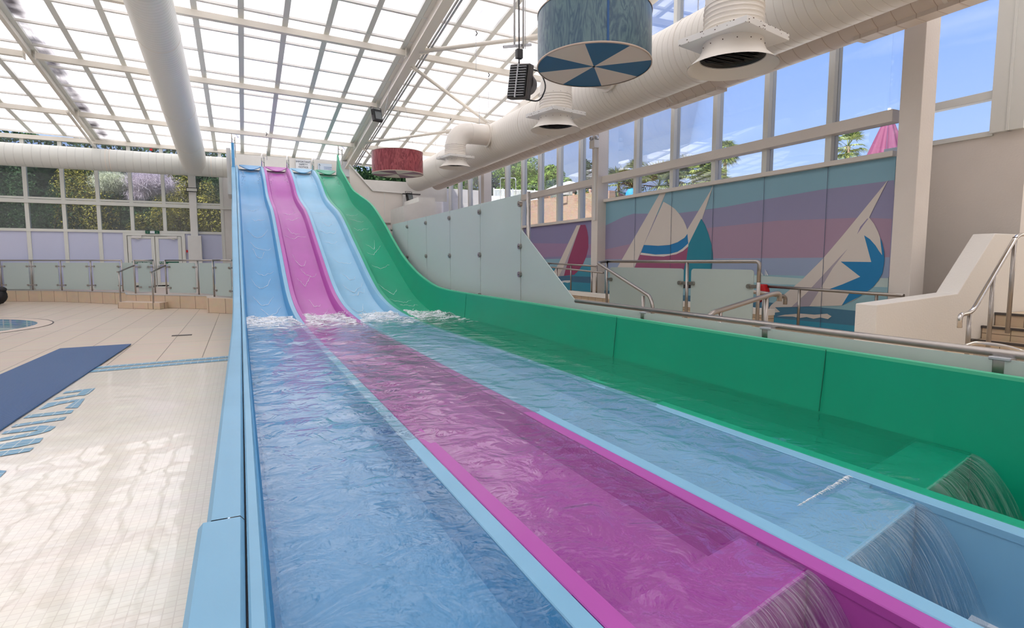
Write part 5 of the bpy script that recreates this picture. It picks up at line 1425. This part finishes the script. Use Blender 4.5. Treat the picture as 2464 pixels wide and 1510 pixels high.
# ================================================================== OUTSIDE
bm = BM(); box(bm, -60, 70, YB+.3, 90, -.5, .2); struct(finish(bm, 'ground_garden', ['ground']))
bm = BM(); box(bm, XR+.3, 70, 6.9, YB+.3, -.5, 2.2); box(bm, 13.6, 70, -30, 6.9, -.5, 2.2); struct(finish(bm, 'ground_bank', ['paving']))
def leafy(name, label, cat, c, size, n, mat, group, leaf=.10, elong=1.0, seed=0, mat2=None, shape='ball', trunk=True):
    """shrub or tree: a crown of many small leaves around a lumpy volume, with stem"""
    rr = random.Random(seed); T = thing(name, label, cat, (c[0], c[1], c[2]), group)
    bm = BM(); sx, sy, sz = size
    lumps = [(V((rr.uniform(-.6, .6)*sx, rr.uniform(-.5, .5)*sy, rr.uniform(.08, .95)*sz)), rr.uniform(.25, .48)) for _ in range(20)]
    for i in range(n):
        lc, lr = rr.choice(lumps)
        d = V((rr.gauss(0, 1), rr.gauss(0, 1), rr.gauss(0, 1))).normalized()*rr.uniform(.75, 1.05)
        p = V(c)+lc+V((d.x*sx*lr, d.y*sy*lr, d.z*sz*lr*.6))
        if p.z < c[2]: continue
        nrm = (d+V((rr.uniform(-.7, .7), rr.uniform(-.7, .7), rr.uniform(-.3, .9)))).normalized()
        t = nrm.cross(V((rr.uniform(-1, 1), rr.uniform(-1, 1), rr.uniform(-1, 1)))).normalized(); b = nrm.cross(t)
        l = leaf*rr.uniform(.6, 1.4); w_ = l*.45/elong
        vs_ = [bm.verts.new(p+q) for q in (-t*l, b*w_, t*l, -b*w_)]
        bm.faces.new(vs_)
    finish(bm, 'crown', [mat], T)
    bm = BM()
    g0 = min(c[2]-.05, 2.2 if c[0] > 9.3 else .2)
    tube(bm, [V((c[0], c[1], g0)), V(c)+V((0, 0, .05))], .07, 6)
    for i in range(5 if trunk else 3):
        q = lumps[i][0]; tube(bm, [V(c), V(c)+V((q.x*.3, q.y*.3, q.z*.5)), V(c)+q], [.06*sz**.5, .045*sz**.5, .015], 6)
    finish(bm, 'stem', ['trunk'], T)
G1 = 'shrubs behind the back left windows'
def bx(px, y): return ony(px, 500, y).x
shr = [(20, 30.2, (1.6, 1.3, 4.4), 'leaf_dark', 'dark shrub seen through the leftmost back window'),
       (110, 30.0, (1.5, 1.2, 4.6), 'leaf_dark', 'dark grey green shrub behind the second back window'),
       (60, 29.2, (1.3, .8, 2.4), 'leaf_red', 'low bronze leaved shrub behind the second back window'),
       (205, 29.8, (1.25, 1.0, 5.2), 'leaf_yellow', 'golden green conifer behind the third back window'),
       (262, 30.4, (1.2, 1.0, 3.6), 'leaf_dark', 'dark shrub under the cream plumes'),
       (345, 30.6, (1.4, 1.2, 3.6), 'leaf_dark', 'dark shrub under the pale pink plumes behind the back windows'),
       (360, 29.6, (1.1, .8, 3.6), 'leaf_yellow', 'golden conifer behind the fifth back window'),
       (430, 29.8, (1.1, 1.0, 5.2), 'leaf_yellow', 'tall golden conifer left of the square column'),
       (505, 29.8, (1.2, 1.0, 4.4), 'leaf_yellow', 'golden conifer right of the square column'),
       (545, 30.5, (1.2, 1.0, 6.0), 'leaf_dark', 'dark shrub beside the blue slide behind glass'),
       (900, 34.5, (3.0, 1.5, 6.6), 'leaf_yellow', 'golden shrub glimpsed beneath the roof behind the red drum')]
for i, (px, y, sz, m_, lb) in enumerate(shr):
    leafy('shrub', lb, 'shrub', (bx(px, y), y, .2), sz, 9500 if m_ != 'leaf_red' else 5000, m_, G1, leaf=.048, seed=40+i)
# tall dark hedge behind everything
rr = random.Random(77)
bm = BM()
for i in range(52000):
    x = rr.uniform(-26, 10); z = rr.uniform(.2, 7.3+.8*nz(x*.6, 3)); y = 32.5+rr.random()*1.2+.5*nz(x, z)
    p = V((x, y, z)); t = V((rr.uniform(-1, 1), rr.uniform(-1, 1), rr.uniform(-1, 1))).normalized(); b = t.cross(V((rr.uniform(-1, 1), -1, rr.uniform(-1, 1)))).normalized(); l = rr.uniform(.06, .15)
    bm.faces.new([bm.verts.new(p+q) for q in (-t*l, b*l*.5, t*l, -b*l*.5)])
box(bm, -26, 10, 33.9, 34.2, .2, 6.6)
o = finish(bm, 'hedge', ['leaf_dark']); tag(o, 'tall dense dark green hedge behind the back windows', 'hedge', kind='stuff')
def plume(c, r, n, mat, label, seed):
    rr = random.Random(seed); T = thing('flowering_plumes', label, 'plant', c, 'feathery plumes behind the back windows'); bm = BM()
    for i in range(n):
        d = V((rr.gauss(0, 1), rr.gauss(0, 1)-.3, rr.gauss(0, .8)+.2)).normalized(); s = V((rr.gauss(0, .35)*r, rr.gauss(0, .2)*r, rr.gauss(0, .18)*r))
        p = V(c)+s; e = p+d*r*rr.uniform(.12, .38)+V((0, 0, -.05)); w_ = d.cross(V((0, 1, 0))).normalized()*.0045
        bm.faces.new([bm.verts.new(q) for q in (p-w_, p+w_, e+w_*.4, e-w_*.4)])
    finish(bm, 'plumes', [mat], T)
    bm = BM(); tube(bm, [(c[0], c[1]+1.6, .2), (c[0], c[1]+1.2, c[2]-.3), (c[0], c[1], c[2])], .02, 6); finish(bm, 'stem', ['leaf_dark'], T)
plume(tuple(ony(270, 435, 28.6)), .75, 9000, 'leaf_cream', 'cream feathery plumes behind the fourth back window', 1)
plume(tuple(ony(360, 440, 28.5)), .95, 15000, 'leaf_pink', 'pale pink feathery plumes behind the fifth back window', 2)
plume(tuple(ony(330, 470, 28.3)), .45, 3500, 'leaf_pink', 'small pale pink plume low beside the large pink one', 3)

# palms
def fan_palm(c, top, r, label, seed, group, n=26, trunk_r=.12):
    rr = random.Random(seed); T = thing('fan_palm', label, 'palm tree', c, group)
    t = V(top); bm = BM(); tube(bm, [V(c), V(c)*.5+t*.5+V((.05, 0, 0)), t], [trunk_r*1.2, trunk_r, trunk_r*.8], 10); finish(bm, 'trunk', ['trunk'], T)
    bm = BM()
    for i in range(n):
        az = rr.uniform(0, 2*PI); el = rr.uniform(-.75, 1.3); d = V((math.cos(az)*math.cos(el), math.sin(az)*math.cos(el), math.sin(el)))
        stem_e = t+d*r*rr.uniform(.38, .5)+V((0, 0, -.06*r)); w_ = d.cross(V((0, 0, 1)));
        if w_.length < .05: w_ = V((1, 0, 0))
        w_.normalize(); u = d.cross(w_)
        s = w_*.012; bm.faces.new([bm.verts.new(q) for q in (t-s, t+s, stem_e+s, stem_e-s)])
        nb = 18
        for j in range(nb):
            a = (j/(nb-1)-.5)*2.6; dd = (d*math.cos(a)+w_*math.sin(a)); l = r*rr.uniform(.5, .62)
            e = stem_e+dd*l+V((0, 0, -.28*l*rr.uniform(.6, 1.3))); m_ = stem_e+dd*l*.5; q = dd.cross(u).normalized()*l*.035
            bm.faces.new([bm.verts.new(k_) for k_ in (stem_e, m_+q, e, m_-q)])
    finish(bm, 'fronds', ['leaf_palm'], T)
G2 = 'palms outside the mural windows'
for i, (px, py, X, r, lb) in enumerate([(1745, 366, 18, .72, 'slender palm crown left of the third window mullion'), (2040, 352, 15, .62, 'palm crown right under the purple parasol side'),
        (1668, 432, 17, 1.45, 'wide low palm behind the second mural window'), (1585, 448, 16, 1.4, 'wide palm behind the left mural window beside the blue one'),
        (1712, 446, 17, 1.1, 'short palm low behind the third mural window'), (1488, 448, 15, 1.15, 'dark palm behind the leftmost mural window'), (1530, 410, 19, .8, 'distant small palm between the leftmost mural windows')]):
    p = onx(px, py, X); fan_palm((p.x, p.y, 2.0), p, r, lb, 200+i, G2, 54 if r > .9 else 26, .08)
for i, (px, py, X, sz, m_, lb) in enumerate([(1218, 425, 25, (3.6, 2.9, 4.8), 'leaf_dark', 'dark tree outside beyond the white fence, left'),
        (1265, 430, 24.5, (3.2, 2.7, 4.4), 'leaf_mid', 'large green tree beyond the white fence'), (1300, 440, 24, (2.5, 2.8, 3.3), 'leaf_mid', 'rounded green tree right of the large one beyond the fence'),
        (1340, 455, 27, (2.3, 2.5, 2.3), 'leaf_mid', 'low grey green tree far beyond the fence'), (1140, 440, 24.5, (3.0, 2.5, 3.7), 'leaf_mid', 'green bush outside near the far windows'),
        (1422, 420, 16, (.7, .9, 1.6), 'leaf_dark', 'dark shrub outside just left of the mural column'), (1075, 450, 24.5, (3.4, 2.8, 3.3), 'leaf_dark', 'dark bush outside the farthest windows'), (1102, 500, 13.5, (.5, .5, 1.0), 'leaf_yellow', 'small potted golden shrub outside the far windows')]):
    p = onx(px, py, X)
    leafy('tree', lb, 'tree', (p.x, p.y, p.z-sz[2]*.62), sz, 15000 if sz[0] > 1 else 2600, m_, 'trees beyond the right hand windows', leaf=.10 if sz[0] > 1 else .06, seed=300+i)
# brick terrace wall
zt1 = onx(1267, 482, 14).z; zt2 = onx(1429, 464, 14).z
bm = BM(); y1_, y2_ = onx(1255, 480, 14).y, onx(1440, 467, 14).y
prism(bm, [V((14, y1_, 0)), V((14, y1_, zt1)), V((14, y2_-.8, zt2-.02)), V((14, y2_-.8, 0))], (.3, 0, 0))
T = thing('brick_wall', 'buff brick terrace wall outside, below the fence and sunbathers', 'wall', (14, 24, 2)); finish(bm, 'masonry', ['brick'], T)
for px in (1301, 1360):
    q = onx(px, 478, 14); bm = BM(); box(bm, 13.95, 14.35, q.y-.22, q.y+.22, q.z-.2, q.z+.12); finish(bm, 'pier_cap', ['brick'], T)
# white fence and white terrace wall
T = thing('picket_fence', 'white picket railing outside above the brick wall', 'fence', (19, 34, 5))
fa_, fb_ = onx(1188, 455, 19.5), onx(1345, 462, 19.5)
def fp(t, z=0): return V((19.5, fa_.y+(fb_.y-fa_.y)*t, fa_.z+(fb_.z-fa_.z)*t+z))
bm = BM(); beam(bm, fp(0), fp(1), .06, .07); finish(bm, 'top_rail', ['sign_white'], T)
bm = BM(); beam(bm, fp(0, -.75), fp(1, -.75), .06, .07); finish(bm, 'bottom_rail', ['sign_white'], T)
for i in range(60):
    t = i/59; w_ = .09 if i % 10 == 0 else .03
    bm = BM(); p = fp(t); box(bm, p.x-.02, p.x+.02, p.y-w_/2, p.y+w_/2, p.z-1.0, p.z+(.12 if i % 10 == 0 else 0)); finish(bm, 'post' if i % 10 == 0 else 'picket', ['sign_white'], T)
bm = BM(); a = onx(1050, 462, 20.5); b = onx(1365, 483, 20.5)
prism(bm, [V((20.5, a.y, 1)), V((20.5, a.y, a.z)), V((20.5, b.y, b.z)), V((20.5, b.y, 1))], (.3, 0, 0)); o = finish(bm, 'terrace_wall', ['sign_white']); tag(o, 'long white rendered wall outside behind the picket railing', 'wall')
# pool ladder hoops behind the fence
T = thing('tall_hoops', 'tall pair of thin grey steel hoops outside beyond the white railing', 'frame', onx(1225, 440, 19))
for px in (1213, 1232):
    a, b = onx(px-9, 428, 19), onx(px+9, 428, 19)
    bm = BM(); tube(bm, bend([V((19, a.y, a.z-2)), a, b, V((19, b.y, b.z-2))], .25), .035, 8); finish(bm, 'hoop', ['galv'], T)
# parasols
def parasol(c, h, r, label, mat):
    T = thing('parasol', label, 'parasol', c, 'parasols outside')
    bm = BM(); n = 48; rows = []
    for i in range(9):
        t = i/8; row = []
        for j in range(n):
            a = 2*PI*j/n; rr_ = (.10*r+ r*.9*(1-t)**.85)*(1+.16*math.cos(a*9)*(1-t*.6))
            if t > .93: rr_ = r*.28*(1+.3*math.cos(a*5))
            row.append(bm.verts.new(V(c)+V((math.cos(a)*rr_, math.sin(a)*rr_, h*t))))
        rows.append(row)
    for p, q in zip(rows, rows[1:]):
        for j in range(n):
            f = bm.faces.new([p[j], p[(j+1) % n], q[(j+1) % n], q[j]]); f.smooth = True
    finish(bm, 'canopy', [mat], T)
    bm = BM(); tube(bm, [V(c)-V((0, 0, 2.2)), V(c)+V((0, 0, h+.15))], .03, 8); finish(bm, 'pole', ['sign_white'], T)
p = onx(2133, 378, 12.5); parasol((p.x, p.y, p.z), .86, .34, 'closed purple parasol outside the last mural window', 'purplecloth')
def canopy(px, py, X, r, h, label, mat):
    p = onx(px, py, X); T = thing('parasol', label, 'parasol', p, 'parasols outside'); bm = BM()
    lathe(bm, p, [(r, 0), (r*.96, .06*h), (r*.5, .6*h), (.02, h)], 8); finish(bm, 'canopy', [mat], T)
    bm = BM(); tube(bm, [p-V((0, 0, 2)), p+V((0, 0, h))], .03, 8); finish(bm, 'pole', ['galv'], T)
canopy(1370, 461, 20, 1.9, .7, 'open white parasol outside above the brick wall', 'whitecloth')
canopy(1411, 463, 17.5, .45, .6, 'yellow parasol outside beside the mural column', 'yellow')
bm = BM(); p = onx(1520, 455, 13.5); lathe(bm, p-V((0, 0, .3)), [(.24, 0), (.22, .18), (.13, .30), (.0, .34)], 16)
o = finish(bm, 'sun_hood', [pmat('bright blue cloth', (30, 130, 205), .7)]); tag(o, 'bright blue cloth hood outside the second mural window', 'hood')
# people behind the brick wall
bm = BM(); box(bm, 14.31, 20.4, 19.5, 45, 2.2, 2.8); struct(finish(bm, 'ground_upper_terrace', ['paving']))
def person(eye, label, shirt, seed, lean=0):
    """eye = head centre; standing or sitting figure, body hidden by the wall"""
    T = thing('person', label, 'person', eye, 'people behind the brick wall')
    g = V((eye[0], eye[1], 2.8)); S_ = (eye[2]-2.8)/1.62
    me = bpy.data.meshes.new('body'); 
    pts = {'pel': (0, 0, .92), 'wst': (0, 0, 1.08), 'chs': (0, 0, 1.32), 'nek': (0, 0, 1.45), 'hd1': (-.01, 0, 1.56), 'hd2': (-.01, 0, 1.68),
           'sL': (0, .18, 1.38), 'eL': (-.05, .24, 1.12), 'hL': (-.2, .2, .95), 'sR': (0, -.18, 1.38), 'eR': (-.05, -.24, 1.12), 'hR': (-.2, -.2, .95),
           'kL': (-.02, .10, .5), 'fL': (0, .11, .06), 'tL': (-.16, .12, .03), 'kR': (-.02, -.10, .5), 'fR': (0, -.11, .06), 'tR': (-.16, -.12, .03)}
    rad = {'pel': .15, 'wst': .13, 'chs': .15, 'nek': .055, 'hd1': .085, 'hd2': .095, 'sL': .06, 'eL': .045, 'hL': .035, 'sR': .06, 'eR': .045, 'hR': .035, 'kL': .065, 'fL': .045, 'tL': .035, 'kR': .065, 'fR': .045, 'tR': .035}
    ks = list(pts); ed = [('pel', 'wst'), ('wst', 'chs'), ('chs', 'nek'), ('nek', 'hd1'), ('hd1', 'hd2'), ('chs', 'sL'), ('sL', 'eL'), ('eL', 'hL'), ('chs', 'sR'), ('sR', 'eR'), ('eR', 'hR'), ('pel', 'kL'), ('kL', 'fL'), ('fL', 'tL'), ('pel', 'kR'), ('kR', 'fR'), ('fR', 'tR')]
    me.from_pydata([V(pts[k_])*S_+g for k_ in ks], [(ks.index(a), ks.index(b)) for a, b in ed], [])
    o = bpy.data.objects.new('body', me); C.objects.link(o); o.parent = T; o.matrix_parent_inverse = Matrix.Translation(-T.location)
    sk = o.modifiers.new('skin', 'SKIN'); sub = o.modifiers.new('sub', 'SUBSURF'); sub.levels = sub.render_levels = 2
    for i, k_ in enumerate(ks): me.skin_vertices[0].data[i].radius = (rad[k_], rad[k_])
    me.skin_vertices[0].data[0].use_root = True; me.materials.append(M['skin'])
    bm = BM(); bmesh.ops.create_icosphere(bm, subdivisions=3, radius=.118, matrix=Matrix.Translation(g+V((.015, 0, 1.67*S_))) @ Matrix.Diagonal((1, .92, 1.05, 1)))
    bmesh.ops.delete(bm, geom=[v for v in bm.verts if v.co.z < g.z+1.60*S_ and v.co.x < g.x+.0], context='VERTS'); finish(bm, 'hair', ['hair'], T, smooth=True)
    bm = BM(); lathe(bm, g, [(.17, .85*S_), (.165, 1.1*S_), (.19, 1.3*S_), (.19, 1.38*S_), (.07, 1.46*S_)], 18); finish(bm, 'shirt', [shirt], T, smooth=True)
for i, (px, py, X, lb, m_) in enumerate([(1322, 467, 14.9, 'dark haired person seen from the shoulders up behind the brick wall, left', 'whitecloth'),
        (1382, 466, 14.9, 'dark haired person peeping over the brick wall in the middle', 'dark'),
        (1421, 455, 14.9, 'person in a pink top behind the brick wall beside the column', 'purplecloth')]):
    person(tuple(onx(px, py, X)), lb, m_, i)
for o in bpy.data.objects:
    if o.get('kind') == 'structure' and 'category' in o.keys() and o.type == 'EMPTY':
        del o['category']

# ================================================================== LIGHT
w = bpy.data.worlds.new('sky'); bpy.context.scene.world = w; w.use_nodes = True
nt = w.node_tree; nt.nodes.clear()
out = nt.nodes.new('ShaderNodeOutputWorld'); bg = nt.nodes.new('ShaderNodeBackground')
tc = nt.nodes.new('ShaderNodeTexCoord'); sp = nt.nodes.new('ShaderNodeSeparateXYZ'); L(nt, tc, 'Generated', sp, 0)
cr = nt.nodes.new('ShaderNodeValToRGB'); e = cr.color_ramp.elements
e[0].position = 0.0; e[0].color = (*lin((196, 214, 246)), 1)
e[1].position = .75; e[1].color = (*lin((92, 136, 226)), 1)
x = cr.color_ramp.elements.new(.12); x.color = (*lin((172, 198, 244)), 1)
x = cr.color_ramp.elements.new(.35); x.color = (*lin((132, 168, 236)), 1)
L(nt, sp, 'Z', cr, 0)
mp = nt.nodes.new('ShaderNodeMapping'); mp.inputs['Scale'].default_value = (1, 1, 3.5); L(nt, tc, 'Generated', mp, 0)
no = nt.nodes.new('ShaderNodeTexNoise'); no.inputs['Scale'].default_value = 3.2; no.inputs['Detail'].default_value = 8; no.inputs['Distortion'].default_value = .6; L(nt, mp, 0, no, 0)
c2 = nt.nodes.new('ShaderNodeValToRGB'); e = c2.color_ramp.elements; e[0].position = .5; e[1].position = .8; e[1].color = (.45, .45, .45, 1); L(nt, no, 0, c2, 0)
mx = nt.nodes.new('ShaderNodeMix'); mx.data_type = 'RGBA'; L(nt, c2, 0, mx, 0); L(nt, cr, 0, mx, 6); mx.inputs[7].default_value = (.95, .96, 1, 1)
L(nt, mx, 2, bg, 0); bg.inputs[1].default_value = .74; L(nt, bg, 0, out, 0)
sd = bpy.data.lights.new('sun', 'SUN'); sd.energy = 11.0; sd.angle = math.radians(3); sd.color = (1, .94, .85)
so = bpy.data.objects.new('sun', sd); C.objects.link(so)
so.rotation_euler = V((-.52, -.14, .84)).to_track_quat('Z', 'Y').to_euler()
vs = bpy.context.scene.view_settings; vs.view_transform = 'Standard'; vs.look = 'None'; vs.gamma = 1; vs.use_curve_mapping = False
vs.exposure = 0.80
cy = bpy.context.scene.cycles
cy.max_bounces = 10; cy.diffuse_bounces = 4; cy.glossy_bounces = 3; cy.transmission_bounces = 5; cy.transparent_max_bounces = 12
cy.caustics_refractive = True; cy.caustics_reflective = False; cy.sample_clamp_indirect = 6
cy.use_adaptive_sampling = True; cy.adaptive_threshold = 0.04; cy.use_denoising = True
